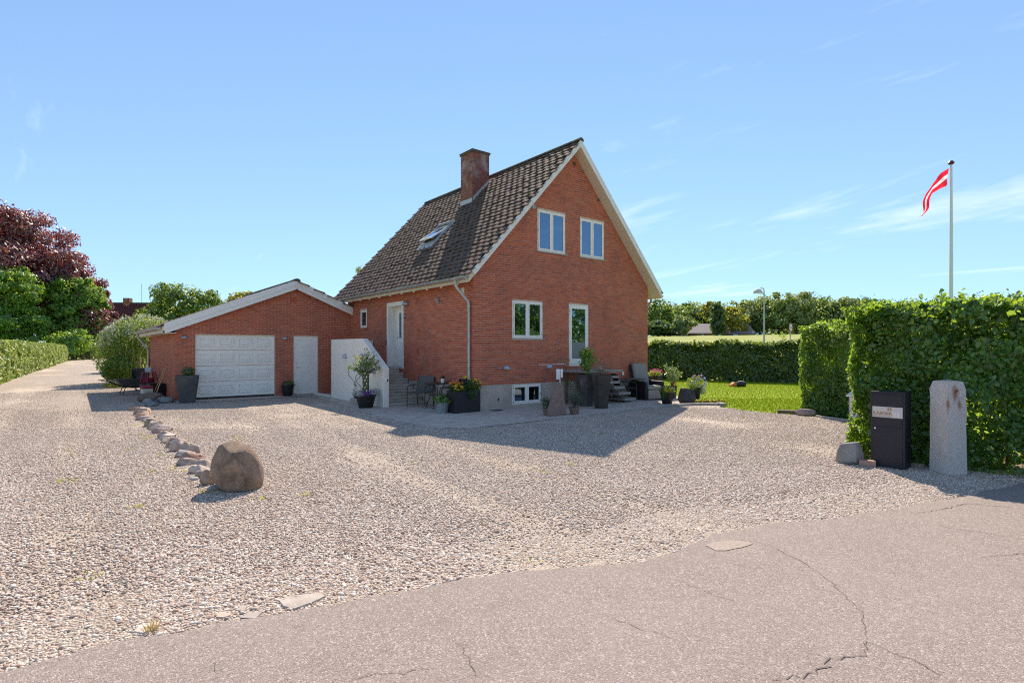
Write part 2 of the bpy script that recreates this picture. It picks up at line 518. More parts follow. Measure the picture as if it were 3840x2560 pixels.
def make_metal_rust():
    t = NT('granite_grey')
    c = t.mix(t.ramp(t.noise(60, 4, .7), .38, .62), (.50, .445, .40), (.74, .67, .61))
    c = t.mix(t.ramp(t.noise(150, 2), .60, .66, 0, .6), c, (.13, .13, .14))
    c = t.mix(t.ramp(t.noise(3.5, 5, .6), .50, .72, 0, .5), c, (.56, .45, .38))
    c = t.mix(t.ramp(t.noise(7, 6, .65), .58, .70, 0, .5), c, (.34, .31, .26))
    for (px, py, pz, w, h, k) in ((.893, -10.385, 1.11, .062, .15, 1.0), (.95, -10.41, .95, .045, .10, .85), (.80, -10.31, .95, .045, .11, .9)):     # iron stains below the pintle holes
        v = t.add('ShaderNodeVectorMath', operation='SUBTRACT'); t.set(v.inputs[0], t.pos()); v.inputs[1].default_value = (px, py, pz)
        s = t.add('ShaderNodeVectorMath', operation='DIVIDE'); t.l.new(v.outputs[0], s.inputs[0]); s.inputs[1].default_value = (w, w, h)
        ln = t.add('ShaderNodeVectorMath', operation='LENGTH'); t.l.new(s.outputs[0], ln.inputs[0])
        dd = t.math('ADD', ln.outputs['Value'], t.math('MULTIPLY', t.math('SUBTRACT', t.noise(26, 6, .7), .5), 1.6))
        c = t.mix(t.ramp(dd, .35, 1.05, k, 0), c, (.30, .125, .05))
    return t.done(t.pbr(c, .85, 0, t.bump(t.noise(38, 8, .7), .010), .3))

MT = dict(
    brick=make_brick(), mortar=make_mortar(), gravel=make_gravel(), pebble=make_pebble(), asphalt=make_asphalt(),
    turf=make_grass(), field=make_field(), roof=make_roof(), glass=make_glass(),
    soil=basic('soil', (.09, .065, .045), .3, .95, 20, .02, 60),
    concrete=basic('plinth_concrete', (.50, .42, .35), .14, .9, 18, .004, 150, c2=(.38, .32, .27), s2=1.4),
    apron=basic('apron_concrete', (.46, .39, .335), .15, .9, 9, .004, 90, c2=(.35, .30, .26), s2=1.1),
    paver=basic('paver_concrete', (.50, .42, .355), .14, .9, 30, .003, 120, rnd=.16),
    joint=basic('joint_sand', (.20, .17, .145), .2, .95),
    kerb=basic('kerb_concrete', (.42, .37, .33), .15, .9, 25, .004, 110, rnd=.1),
    render=basic('white_render', (.86, .79, .69), .04, .9, 6, .002, 200, c2=(.76, .69, .60), s2=.8, lo=.5, hi=.8),
    step=basic('step_concrete', (.54, .47, .395), .12, .9, 14, .004, 120, c2=(.40, .345, .29), s2=2.2),
    white=basic('white_paint', (.90, .85, .76), .03, .45, 4, rnd=0, c2=(.82, .77, .68), s2=1.2, lo=.52, hi=.9),
    barge=make_wood('barge_board_paint', (.80, .77, .72), (.92, .89, .84), (3, 14, 14), .6),
    cream=basic('soffit_cream', (.70, .61, .47), .05, .6, 5),
    zinc=basic('zinc', (.46, .45, .43), .12, .48, 9, metal=.55, c2=(.36, .35, .34), s2=3),
    lead=basic('lead_flashing', (.50, .50, .49), .1, .6, 7, metal=.3),
    lampm=basic('lamp_grey_metal', (.44, .46, .49), .06, .42, 8, metal=.5),
    steel=basic('brushed_steel', (.62, .62, .60), .05, .3, 20, metal=.9),
    black=basic('black_plastic', (.018, .017, .018), .2, .5, 12),
    matte=basic('anthracite_planter', (.075, .075, .078), .16, .72, 10, .002, 90, c2=(.11, .108, .105), s2=2),
    darkpot=make_stone('dark_pot_glaze', (.060, .050, .042), (.11, .092, .078), (.17, .145, .12), 4, 30, .006, .7),
    wicker=basic('black_wicker', (.020, .019, .020), .3, .6, 60, .004, 260),
    brownmetal=basic('brown_steel_tube', (.055, .045, .038), .1, .4, 12, metal=.4),
    mesh=basic('woven_grey_textile', (.125, .112, .10), .18, .8, 80, .002, 300),
    cushion=basic('grey_cushion', (.30, .285, .25), .08, .95, 40, .003, 220),
    galv=basic('galvanised_tub', (.36, .38, .39), .15, .5, 12, metal=.45, c2=(.27, .28, .28), s2=4),
    boxblack=basic('black_fibre_box', (.020, .018, .021), .15, .55, 18),
    mailbox=basic('mailbox_powdercoat', (.020, .018, .026), .1, .5, 200, .0008, 400),
    plate=basic('brushed_nameplate', (.56, .53, .53), .06, .4, 60, metal=.35),
    copper=basic('copper_lettering', (.42, .20, .085), .1, .5),
    whitetext=basic('white_lettering', (.85, .85, .88), .02, .5),
    terracotta=basic('terracotta_pot', (.24, .175, .125), .15, .85, 12, .002, 80, c2=(.17, .13, .1), s2=6),
    deck=make_wood('weathered_deck', (.26, .235, .20), (.40, .365, .315), (1.5, 26, 26)),
    timber=make_wood('dark_timber', (.10, .075, .05), (.17, .13, .09), (3, 20, 20)),
    ash=make_wood('ash_handle', (.42, .27, .14), (.55, .38, .22), (20, 20, 2)),
    barkm=make_stone('bark', (.10, .075, .055), (.19, .15, .115), None, 9, 30, .03, .9),
    palebark=make_stone('pale_bark', (.30, .25, .19), (.46, .40, .32), None, 9, 30, .02, .9),
    boulder=make_stone('brown_boulder', (.24, .155, .10), (.40, .275, .185), (.12, .085, .062), 7, 34, .034),
    fieldstone=make_stone('field_stone', (.40, .29, .22), (.62, .48, .38), (.26, .17, .125), 9, 26, .018),
    redstone=make_stone('red_granite', (.33, .19, .14), (.46, .29, .22), None, 14, 40, .010, .85, (.55, .45, .4)),
    pinkgranite=make_stone('pink_granite', (.27, .165, .135), (.42, .285, .24), (.30, .22, .20), 22, 40, .012, .85, (.55, .44, .4)),
    darkstone=make_stone('dark_stone', (.055, .055, .060), (.105, .103, .108), (.16, .155, .15), 6, 18, .02),
    greystone=make_stone('grey_boulder', (.26, .25, .24), (.42, .405, .385), (.33, .30, .27), 5, 18, .018),
    granite=make_metal_rust(),
    rust=basic('rust_stain', (.26, .105, .045), .3, .9, 60),
    farroof=basic('far_red_roof', (.155, .045, .04), .2, .8, 4, rnd=.1),
    fargrey=basic('far_grey_roof', (.30, .255, .235), .15, .85, 1.5),
    red=basic('red_cloth', (.56, .012, .03), .08, .7),
    whitecloth=basic('white_cloth', (.80, .80, .80), .03, .7),
    signred=basic('sign_red', (.55, .02, .03), .05, .4),
    galvpole=basic('galvanised_pole', (.42, .42, .42), .1, .45, 6, metal=.4),
    polewhite=basic('flagpole_glassfibre', (.74, .74, .73), .03, .35, 5),
    purple=basic('purple_bucket', (.10, .03, .05), .1, .5),
    maroon=basic('maroon_rubber', (.30, .035, .07), .1, .55),
    ivory=basic('ivory_plastic', (.62, .62, .52), .05, .5),
    greyplastic=basic('grey_plastic', (.40, .43, .46), .06, .5),
    wbarrow=basic('wheelbarrow_tray', (.085, .085, .088), .2, .5, 9, metal=.2),
    orange=basic('orange_plastic', (.55, .14, .03), .06, .45),
    curtain=basic('curtain_cloth', (.62, .58, .48), .06, .9),
    roller=basic('roller_blind', (.30, .27, .17), .1, .9),
    frost=basic('frosted_film', (.21, .22, .21), .05, .55),
    moss=basic('mossy_ridge', (.085, .08, .062), .3, .95, 9, .01, 60, c2=(.16, .15, .10), s2=5),
    asphaltcrack=basic('crack_dirt', (.14, .108, .09), .3, .95),
    sand=basic('pothole_sand', (.37, .295, .24), .2, .95, 30, .004, 90),
    slab=make_stone('flat_slab', (.40, .325, .265), (.58, .48, .40), None, 6, 30, .006, .9),
)

# ------------------------------------------------------------------ ground, field, road, driveway
ZG = -0.02
def sheet(name, poly, z, mat, label=None, kind='structure', parent=None):
    bm = bmesh.new()
    vs = [bm.verts.new((x, y, z)) for x, y in poly]
    f = bm.faces.new(vs); f.normal_update()
    if f.normal.z < 0: f.normal_flip()
    bmesh.ops.triangulate(bm, faces=bm.faces[:])
    me = bpy.data.meshes.new(name); bm.to_mesh(me); bm.free()
    o = link(name, me, mat, parent)
    if kind: o['kind'] = kind
    return o

ground = MB().quad((-400, -400, -.06), (400, -400, -.06), (400, 400, -.06), (-400, 400, -.06)).build('ground', MT['turf'])
tag(ground, 'grass covered ground reaching out to the horizon', 'ground', kind='structure')

ROAD_EDGE = [(-40, -5.2), (-20, -7.4), (-12, -8.25), (-8.79, -8.54), (-8.34, -8.52), (-7.83, -8.66), (-7.23, -8.84), (-6.64, -8.96), (-5.84, -9.19),
             (-5.41, -9.45), (-4.99, -9.66), (-4.54, -9.71), (-3.93, -9.67), (-3.24, -9.81), (-2.62, -10.13), (-1.62, -10.43), (-.55, -10.72),
             (.95, -11.06), (3.5, -11.9), (9, -13.9), (30, -21)]
def rough_line(pts, amp, step=.12, seed=1):
    q = []
    for (x0, y0), (x1, y1) in zip(pts[:-1], pts[1:]):
        L = math.hypot(x1-x0, y1-y0); n = max(1, min(60, int(L/step)))
        for i in range(n):
            u = i/n; x = x0 + (x1-x0)*u; y = y0 + (y1-y0)*u
            a = amp*(noise.noise(Vector((x*3.1, y*3.1, seed))) + .6*noise.noise(Vector((x*9, y*9, seed))))
            q.append((x, y + a))
    q.append(pts[-1]); return q
edge = rough_line(ROAD_EDGE, .045)
road = sheet('road', edge + [(30, -60), (-40, -60)], -.006, MT['asphalt'])
tag(road, 'worn pinkish grey asphalt road with cracks in the foreground', 'road')

DRIVE = [(-16, -7.0), (-12, -8.0), (-8.0, -8.4), (-5.5, -9.2), (-4.0, -9.5), (-2.0, -10.1), (.95, -10.9), (3.2, -11.6), (4.6, -11.6), (6.3, -7.5), (6.25, -5.6), (6.2, -4.6), (6.45, -3.5),
         (7.05, -3.2), (7.1, -.2), (.4, .3), (.1, 8.9), (-6.0, 9.0), (-6.1, 16.2), (-5.4, 22), (-5.6, 45), (-5.2, 78), (-1.5, 97), (6, 112), (6, 122), (-2.5, 112), (-7.4, 98), (-9.3, 86), (-10.8, 50),
         (-11.4, 22), (-12, 5), (-12.6, -3), (-16, -5)]
drive = sheet('gravel_driveway', DRIVE + [], ZG, MT['gravel'])
# strip of gravel bed running under the road edge
tag(drive, 'pale pinkish gravel driveway and lane running past the garage', 'driveway')
under = sheet('gravel_verge', [(x, y + .8) for x, y in ROAD_EDGE[1:-1]] + [(x, y - .3) for x, y in ROAD_EDGE[1:-1]][::-1], ZG + .004, MT['gravel'])
tag(under, 'gravel verge along the asphalt edge', 'gravel')

LAWN = [(6.25, -5.75), (6.05, -4.9), (6.42, -3.72), (7.1, -3.4), (7.6, -2.6), (8.4, -1.4), (8.4, .6), (7.7, .6), (7.7, 9.2), (14.5, 13.5), (17.2, 7.2), (19.9, -.2), (22.5, -8), (14, -12), (7.6, -8.6), (7.0, -6.1)]
lawn = sheet('lawn', LAWN, -.012, MT['turf'])
tag(lawn, 'short sunlit green lawn between the terrace and the hedges', 'lawn')

# rising meadow behind the garden hedge
HA = Vector((14.0, 14.4, 0)); HB = Vector((22.7, -8.5, 0)); HD = (HB - HA).normalized(); HN = Vector((-HD.y, HD.x, 0))
if HN.x < 0: HN = -HN
def field_z(d):
    u = max(0., min(1., d/9)); z = 2.0*u*u*(3 - 2*u)
    if d > 9: z += (min(d, 78) - 9)*.033
    if d > 78: z += (d - 78)*.012
    return z - .05
V = []; F = []; nx_, ny_ = 60, 40
for i in range(nx_ + 1):
    d = (i/nx_)**1.7*260
    for j in range(ny_ + 1):
        s = -45 + 215*j/ny_
        p = HA + HD*s + HN*(d + 1.0)
        V.append((p.x, p.y, field_z(d) + .12*noise.noise(Vector((p.x*.15, p.y*.15, 0)))*min(1, d/8)))
for i in range(nx_):
    for j in range(ny_):
        a = i*(ny_+1) + j
        F.append((a, a + 1, a + ny_ + 2, a + ny_ + 1))
field = link('field', np_mesh('field', V, F, True), MT['field'])
tag(field, 'dry meadow rising behind the garden hedge', 'field', kind='structure')

# scatter of real pebbles and grass blades by geometry nodes
def gn_scatter(name, cells, mat, prim, smin, smax, tilt, seed=0, z=0.0, label=None, cat=None):
    V = []; F = []; D = []
    for (x, y, h, dens) in cells:
        b = len(V); V += [(x-h, y-h, z), (x+h, y-h, z), (x+h, y+h, z), (x-h, y+h, z)]; F.append((b, b+1, b+2, b+3)); D.append(dens)
    me = np_mesh(name, V, F)
    at = me.attributes.new('dens', 'FLOAT', 'FACE'); at.data.foreach_set('value', D)
    me.materials.append(mat)
    o = link(name, me)
    ng = bpy.data.node_groups.new(name + '_nodes', 'GeometryNodeTree')
    ng.interface.new_socket('Geometry', in_out='INPUT', socket_type='NodeSocketGeometry')
    ng.interface.new_socket('Geometry', in_out='OUTPUT', socket_type='NodeSocketGeometry')
    n = ng.nodes; l = ng.links
    gi = n.new('NodeGroupInput'); go = n.new('NodeGroupOutput')
    ds = n.new('GeometryNodeDistributePointsOnFaces'); ds.inputs['Seed'].default_value = seed
    na = n.new('GeometryNodeInputNamedAttribute'); na.data_type = 'FLOAT'; na.inputs['Name'].default_value = 'dens'
    l.new(gi.outputs[0], ds.inputs['Mesh'])
    l.new(na.outputs['Attribute'], ds.inputs['Density'])
    io = n.new('GeometryNodeInstanceOnPoints')
    l.new(ds.outputs['Points'], io.inputs['Points'])
    if prim == 'pebble':
        p = n.new('GeometryNodeMeshIcoSphere'); p.inputs['Radius'].default_value = 1; p.inputs['Subdivisions'].default_value = 2
    else:
        p = n.new('GeometryNodeMeshCone'); p.inputs['Vertices'].default_value = 3; p.inputs['Radius Top'].default_value = .05
        p.inputs['Radius Bottom'].default_value = 1; p.inputs['Depth'].default_value = 1; p.fill_type = 'NONE'
    sm = n.new('GeometryNodeSetMaterial'); sm.inputs['Material'].default_value = mat
    ss = n.new('GeometryNodeSetShadeSmooth')
    l.new(p.outputs['Mesh'], ss.inputs['Geometry'])
    l.new(ss.outputs['Geometry'], sm.inputs['Geometry'])
    l.new(sm.outputs['Geometry'], io.inputs['Instance'])
    def rv(a, b, sd):
        r = n.new('FunctionNodeRandomValue'); r.data_type = 'FLOAT_VECTOR'
        r.inputs[0].default_value = a; r.inputs[1].default_value = b; r.inputs['Seed'].default_value = sd
        return r.outputs[0]
    l.new(rv((-tilt, -tilt, 0), (tilt, tilt, 6.283), 1), io.inputs['Rotation'])
    l.new(rv(smin, smax, 2), io.inputs['Scale'])
    l.new(io.outputs['Instances'], go.inputs[0])
    md = o.modifiers.new('scatter', 'NODES'); md.node_group = ng
    return tag(o, label, cat, kind='stuff')

FW = (math.sin(HEAD), math.cos(HEAD)); RT = (math.cos(HEAD), -math.sin(HEAD))
def camxy(x, y):
    dx, dy = x - CAM.x, y - CAM.y
    return dx*RT[0] + dy*RT[1], dx*FW[0] + dy*FW[1]
TERRACE = [(-1.55, 8.55), (-1.75, 6.9), (-1.97, 5.4), (-2.48, 1.18), (-2.6, -.94), (-2.45, -2.11), (-2.04, -2.50), (-1.05, -2.60), (0, -2.58), (.75, -2.58), (1.21, -2.66), (1.86, -2.52),
           (2.6, -2.58), (3.63, -2.48), (4.58, -2.50), (5.28, -2.46), (5.91, -2.60), (6.4, -2.70), (6.9, -2.4), (7.6, -1.7), (8.35, -1.1), (8.35, .4), (7.7, .4), (7.5, 0), (0, 0), (0, 8.55)]
def road_y(x):
    for (x0, y0), (x1, y1) in zip(ROAD_EDGE[:-1], ROAD_EDGE[1:]):
        if x0 <= x <= x1: return y0 + (y1-y0)*(x-x0)/(x1-x0)
    return -99
cells = []
def cellgrid(x0, x1, y0, y1, h, cond):
    nx = int((x1-x0)/(2*h)); ny = int((y1-y0)/(2*h))
    for i in range(nx):
        for j in range(ny):
            x = x0 + h + 2*h*i; y = y0 + h + 2*h*j
            dn = cond(x, y)
            if dn > 0: cells.append((x, y, h, dn))
def gdens(x, y):
    cx, cy = camxy(x, y)
    if cy < 1.5 or abs(cx) > cy*1.02 + 1.2: return 0
    ry = road_y(x) + .07*noise.noise(Vector((x*5, 1.5, 0))) + .05*noise.noise(Vector((x*17, 2.5, 0)))
    if y < ry: 
        # scattered strays on the asphalt
        return 55*max(0, 1 - (ry - y)/.25)
    if not inpoly(x, y, DRIVE) and y > ry + .6: return 0
    if inpoly(x, y, TERRACE) or (-6.0 < x < -1.2 and 7.75 < y < 9): return 0
    n = noise.noise(Vector((x*.62, y*.30, 3))) + .5*noise.noise(Vector((x*1.7, y*1.1, 5)))
    k = max(.10, min(1., .78 + n*1.0))
    # worn wheel tracks towards the garage and along the lane
    for tx_, w_ in ((-4.9 + .05*(y + 4), .24), (-3.35 + .05*(y + 4), .24), (-10.1, .3), (-8.55, .3)):
        dx_ = abs(x - tx_ - .25*noise.noise(Vector((0, y*.3, tx_))))
        if dx_ < w_*1.6: k *= .35 + .65*min(1, dx_/(w_*1.6))**2
    if cy < 5: return 4800*k
    if cy < 8: return 3600*k
    if cy < 12: return 2000*k
    if cy < 16: return 900*k
    if cy < 26: return 300*k
    return 0
cellgrid(-13, 7.2, -11.6, 17, .1, gdens)
gn_scatter('gravel', cells, MT['pebble'], 'pebble', (.0055, .0045, .0034), (.0140, .0108, .0074), .35, 4, ZG + .004,
           'loose rounded pebbles covering the driveway', 'gravel')
cells = []
def cdens(x, y):
    cx, cy = camxy(x, y)
    if cy > 9: return 0
    g_ = gdens(x, y)
    return g_*(.085 if cy < 5 else .05)*max(0, .6 + 1.6*noise.noise(Vector((x*.9, y*.9, 11))))
cellgrid(-13, 7.2, -11.6, 0, .1, cdens)
gn_scatter('coarse_gravel', cells, MT['pebble'], 'pebble', (.011, .009, .006), (.023, .018, .0125), .4, 14, ZG + .008,
           'larger pebbles lying among the fine gravel near the road', 'gravel')
cells = []
def ldens(x, y):
    if not inpoly(x, y, LAWN): return 0
    cx, cy = camxy(x, y)
    if abs(cx) > cy*1.0: return 0
    return 600 if cy < 19 else 300
cellgrid(5.8, 22, -9, 8, .15, ldens)
t = NT('grass_blade')
r = t.rnd()
c = t.mix(r, (.24, .38, .022), (.37, .48, .035))
c = t.mix(t.ramp(t.noise(.55, 6, .6), .4, .65, 0, .5), c, (.32, .38, .035))
d = t.add('ShaderNodeBsdfDiffuse'); t.set(d.inputs['Color'], c)
tl = t.add('ShaderNodeBsdfTranslucent'); t.set(tl.inputs['Color'], t.mix(.5, c, (.85, .85, .04)))
mm = t.add('ShaderNodeMixShader'); mm.inputs[0].default_value = .5
t.l.new(d.outputs[0], mm.inputs[1]); t.l.new(tl.outputs[0], mm.inputs[2])
MT['blade'] = t.done(mm.outputs[0])
gn_scatter('grass', cells, MT['blade'], 'blade', (.004, .004, .035), (.008, .008, .065), .5, 9, -.012, 'short mown grass blades of the lawn', 'grass')

# cracks in the asphalt: dark filled slits
def crack(pts, w, seed, amp=.03):
    rr = random.Random(seed); q = []
    for (x0, y0), (x1, y1) in zip(pts[:-1], pts[1:]):
        L = math.hypot(x1-x0, y1-y0); n = max(2, int(L/.035))
        for i in range(n):
            u = i/n; q.append((x0 + (x1-x0)*u + rr.uniform(-amp, amp)*.5, y0 + (y1-y0)*u + rr.uniform(-amp, amp)*.5))
    q.append(pts[-1])
    V = []; F = []
    for i, (x, y) in enumerate(q):
        a = q[max(0, i-1)]; b = q[min(len(q)-1, i+1)]
        dx, dy = b[0]-a[0], b[1]-a[1]; L = math.hypot(dx, dy) or 1
        u = i/(len(q)-1); ww = w*(.25 + .9*math.sin(math.pi*min(1, max(.04, u)))**.6)*rr.uniform(.45, 1.3)
        V += [(x - dy/L*ww, y + dx/L*ww, -.002), (x + dy/L*ww, y - dx/L*ww, -.002)]
        if i: F.append((2*i-2, 2*i-1, 2*i+1, 2*i))
    link('crack', np_mesh('crack', V, F), MT['asphaltcrack'], road)
crack([(-5.73, -11.12), (-5.44, -11.23), (-5.31, -11.2), (-5.1, -11.3), (-4.92, -11.26)], .0032, 1, .05)
crack([(-4.92, -11.26), (-4.54, -11.1), (-4.44, -11.0), (-4.14, -10.71), (-3.95, -10.41), (-3.81, -10.07), (-3.86, -9.91), (-4.27, -9.78)], .002, 2)
crack([(-4.93, -11.27), (-4.95, -11.4), (-4.97, -11.55), (-5.03, -11.68)], .0022, 3)
crack([(-5.89, -10.13), (-5.87, -10.31), (-5.83, -10.43), (-5.79, -10.55)], .002, 4)
crack([(-5.07, -10.07), (-5.08, -10.29), (-5.07, -10.52)], .0016, 5)
crack([(-2.72, -11.36), (-2.32, -11.56), (-1.9, -11.75)], .0025, 6)
crack([(-2.01, -10.85), (-1.93, -11.2), (-1.85, -11.49)], .0022, 7)
crack([(-1.74, -10.6), (-1.3, -10.75), (-.8, -10.86), (-.57, -11.29)], .004, 8)
crack([(-7.48, -9.75), (-7.36, -9.75), (-7.21, -9.85), (-7.06, -9.92)], .0022, 9)
crack([(-6.84, -9.73), (-6.84, -9.84), (-6.91, -10.04), (-6.93, -10.13), (-6.87, -10.2)], .0022, 10)
crack([(-8.0, -9.09), (-7.99, -9.25)], .0016, 11)
sheet('pothole', rough_line([(-4.26, -9.79), (-4.15, -9.8), (-3.98, -9.85), (-3.87, -9.96), (-3.9, -10.03), (-4.05, -10.02), (-4.23, -9.96), (-4.34, -9.88)], .02, .04)[:-1], -.0015, MT['sand'], kind=None, parent=road)

def flat_stone(poly, h, label, seed):
    p = rough_line(poly + [poly[0]], .012, .03, seed)[:-1]
    cx = sum(a for a, b in p)/len(p); cy = sum(b for a, b in p)/len(p)
    n = len(p); V = [(x-cx, y-cy, 0) for x, y in p] + [((x-cx)*.93, (y-cy)*.93, h) for x, y in p] + [(0, 0, h*1.05)]
    F = [(i, (i+1) % n, n + (i+1) % n, n + i) for i in range(n)] + [(n + i, n + (i+1) % n, 2*n) for i in range(n)]
    m = MB(); m.v = V; m.f = F
    return tag(m.build('flat_stone', MT['slab'], loc=(cx, cy, ZG - .005)), label, 'stone', 'flat stones set in the gravel by the asphalt')
flat_stone([(-7.5, -8.54), (-7.42, -8.52), (-7.21, -8.62), (-7.21, -8.69), (-7.32, -8.73), (-7.45, -8.75), (-7.5, -8.66)], .022, 'largest pale flat stone sunk at the edge of the asphalt', 1)
flat_stone([(-8.31, -8.43), (-8.27, -8.35), (-8.18, -8.37), (-8.16, -8.44), (-8.22, -8.48), (-8.27, -8.49)], .02, 'grey flat stone with a dry grass tuft, leftmost along the asphalt edge', 2)
flat_stone([(-7.88, -8.54), (-7.85, -8.48), (-7.79, -8.51), (-7.79, -8.57), (-7.84, -8.58)], .019, 'small pale flat stone second from the left along the asphalt edge', 3)
flat_stone([(-7.76, -8.65), (-7.7, -8.60), (-7.62, -8.65), (-7.68, -8.72)], .019, 'small flat stone touching the asphalt, just left of the largest flat stone', 4)
flat_stone([(-7.76, -8.51), (-7.7, -8.46), (-7.68, -8.5), (-7.72, -8.56)], .019, 'smallest flat stone, farthest from the asphalt edge', 5)

# ------------------------------------------------------------------ terrace of small pavers with kerb stones
terrace = sheet('terrace', TERRACE, -.013, MT['joint'])
tag(terrace, 'grey concrete paved terrace round the foot of the house', 'terrace')
pv = []
for i in range(-14, 46):
    for j in range(-28, 90):
        x = i*.206 + (.103 if j % 2 else 0); y = j*.104
        if inpoly(x, y, TERRACE) and not (x > -1.5 and x < 0 and y > 2.5 and y < 6.7): pv.append((x, y))
pv.sort(key=lambda p: (p[0]-CAM.x)**2 + (p[1]-CAM.y)**2)
pm = MB().box(-.099, .099, -.048, .048, -.03, 0)
pm.f = pm.f[1:]
pme = None
for x, y in pv[:300]:
    if pme is None:
        o = pm.build('paver', MT['paver'], terrace); pme = o.data
    else: o = link('paver', pme, None, terrace)
    o.location = (x, y, R.uniform(-.003, .002)); o.rotation_euler = (R.gauss(0, .006), R.gauss(0, .004), R.gauss(0, .006))
m = MB()
for x, y in pv[300:]:
    z = R.uniform(-.003, .002); b = len(m.v)
    m.box(x - .099, x + .099, y - .048, y + .048, -.03, z)
tag(m.build('paving_field', MT['paver'], terrace), kind='stuff')

def kerb_run(pts, l, w, h, mat, name='kerb_stone', parent=None, z0=-.06):
    pts = [Vector((x, y, 0)) for x, y in pts]; d = []
    for a, b in zip(pts[:-1], pts[1:]): d.append((b - a).length)
    tot = sum(d); n = max(1, int(round(tot/l)))
    def at(s):
        for a, b, L in zip(pts[:-1], pts[1:], d):
            if s <= L or b is pts[-1]: return a + (b - a)*(s/L)
            s -= L
    for i in range(n):
        p = at(tot*i/n); q = at(tot*(i+1)/n); c = (p + q)/2; v = q - p; L = v.length
        hh = h + R.uniform(-.006, .006)
        MB().box(-L/2 + .004, L/2 - .004, -w/2, w/2, z0, hh).build(name, mat, parent, bevel=.012, loc=(c.x, c.y, 0), rot=(0, 0, math.atan2(v.y, v.x) + R.gauss(0, .02)))
kerb_run([(.55, -2.60), (.9, -2.62), (1.21, -2.70), (1.5, -2.66), (1.86, -2.56), (2.6, -2.62), (3.63, -2.52), (4.58, -2.54), (5.28, -2.50), (5.91, -2.64), (6.25, -2.74)], .30, .12, .05, MT['kerb'], parent=terrace)
kerb_run([(6.25, -2.74), (6.45, -2.82), (6.62, -3.0), (6.72, -3.2), (6.85, -3.36), (7.0, -3.36)], .28, .13, .05, MT['kerb'], parent=terrace)
kerb_run([(7.0, -3.36), (7.25, -3.1), (7.3, -2.8), (7.6, -2.5), (7.95, -2.4)], .35, .12, .035, MT['kerb'], parent=terrace)
apron = sheet('garage_apron', [(-6.05, 7.72), (-4.5, 7.62), (-2.9, 7.7), (-1.6, 7.75), (-1.3, 8.62), (-6.0, 8.62)], -.008, MT['apron'])
tag(apron, 'strip of grey concrete in front of the garage door', 'concrete')
drn = thing('manhole_cover', (.62, -.26, 0), 0, 'round black drain cover let into the paving at the foot of the gable', 'drain cover')
MB().lathe([(.17, -.01), (.17, .006), (.15, .008), (.145, .002), (0.001, .003)], 24).build('cover', MT['black'], drn, True)
MB().lathe([(.20, -.01), (.20, .004), (.172, .005), (.172, -.01)], 24, cap=False).build('rim', MT['concrete'], drn, True)

# ------------------------------------------------------------------ brick walls
def place(o, loc, rz):
    o.location = loc; o.rotation_euler = (0, 0, rz)

def intervals(lo, hi, holes):
    out = [(lo, hi)]
    for a, b in holes:
        nx = []
        for p, q in out:
            if b <= p or a >= q: nx.append((p, q))
            else:
                if a > p: nx.append((p, a))
                if b < q: nx.append((b, q))
        out = nx
    return out

class Wall:
    """wall in local frame: x along the wall, y into the wall, z up; lim(z)->(lo,hi)"""
    def __init__(s, name, parent, loc, rz, lim, z0, z1, holes, breaks=(), depth=.10, phase=0.0, mat='mortar'):
        s.lim = lim; s.z0 = z0; s.z1 = z1; s.holes = holes; s.loc = Vector(loc); s.rz = rz; s.phase = phase
        zs = sorted({z0, z1, *[h[2] for h in holes], *[h[3] for h in holes], *breaks})
        zs = [z for z in zs if z0 <= z <= z1]
        m = MB()
        for za, zb in zip(zs[:-1], zs[1:]):
            if zb - za < 1e-4: continue
            zm = (za + zb)/2; la, ha = lim(za); lb, hb = lim(zb)
            hs = [(h[0], h[1]) for h in holes if h[2] < zm < h[3]]
            lo = min(la, lb); hi = max(ha, hb)
            for a, b in intervals(lo, hi, hs):
                a0, a1 = (la, lb) if a == lo else (a, a)
                b0, b1 = (ha, hb) if b == hi else (b, b)
                m.quad((a0, 0, za), (b0, 0, za), (b1, 0, zb), (a1, 0, zb))
        for x0, x1, h0, h1 in [h[:4] for h in holes]:    # reveals
            m.quad((x0, 0, h0), (x0, 0, h1), (x0, depth, h1), (x0, depth, h0)); m.quad((x1, 0, h0), (x1, depth, h0), (x1, depth, h1), (x1, 0, h1))
            m.quad((x0, 0, h1), (x1, 0, h1), (x1, depth, h1), (x0, depth, h1)); m.quad((x0, 0, h0), (x0, depth, h0), (x1, depth, h0), (x1, 0, h0))
        s.o = m.build(name, MT[mat], parent); place(s.o, loc, rz)
        s.M = Matrix.Translation(s.loc) @ Matrix.Rotation(rz, 4, 'Z')
        s.bricks = []
        c = .0667; k = 0
        while z0 + (k+1)*c <= z1 + .03:
            za = z0 + k*c + .006; zb = za + .0547; zm = (za + zb)/2
            lo, hi = lim(za)
            if hi - lo > .02:
                hs = [(h[0]-.004, h[1]+.004) for h in holes if h[2] - .03 < zm < h[3] + .03]
                ivs = intervals(lo, hi, hs)
                x = -.24*3 + (.12 if k % 2 else 0) + phase
                while x < hi:
                    for a, b in ivs:
                        p, q = max(x + .006, a), min(x + .234, b)
                        if q - p > .012:
                            if p <= lo + 1e-6 and lo == lim(z0)[0]: p -= .006
                            if q >= hi - 1e-6 and hi == lim(z0)[1]: q += .006
                            s.bricks.append((p, q, za, zb, s))
                    x += .24
            k += 1

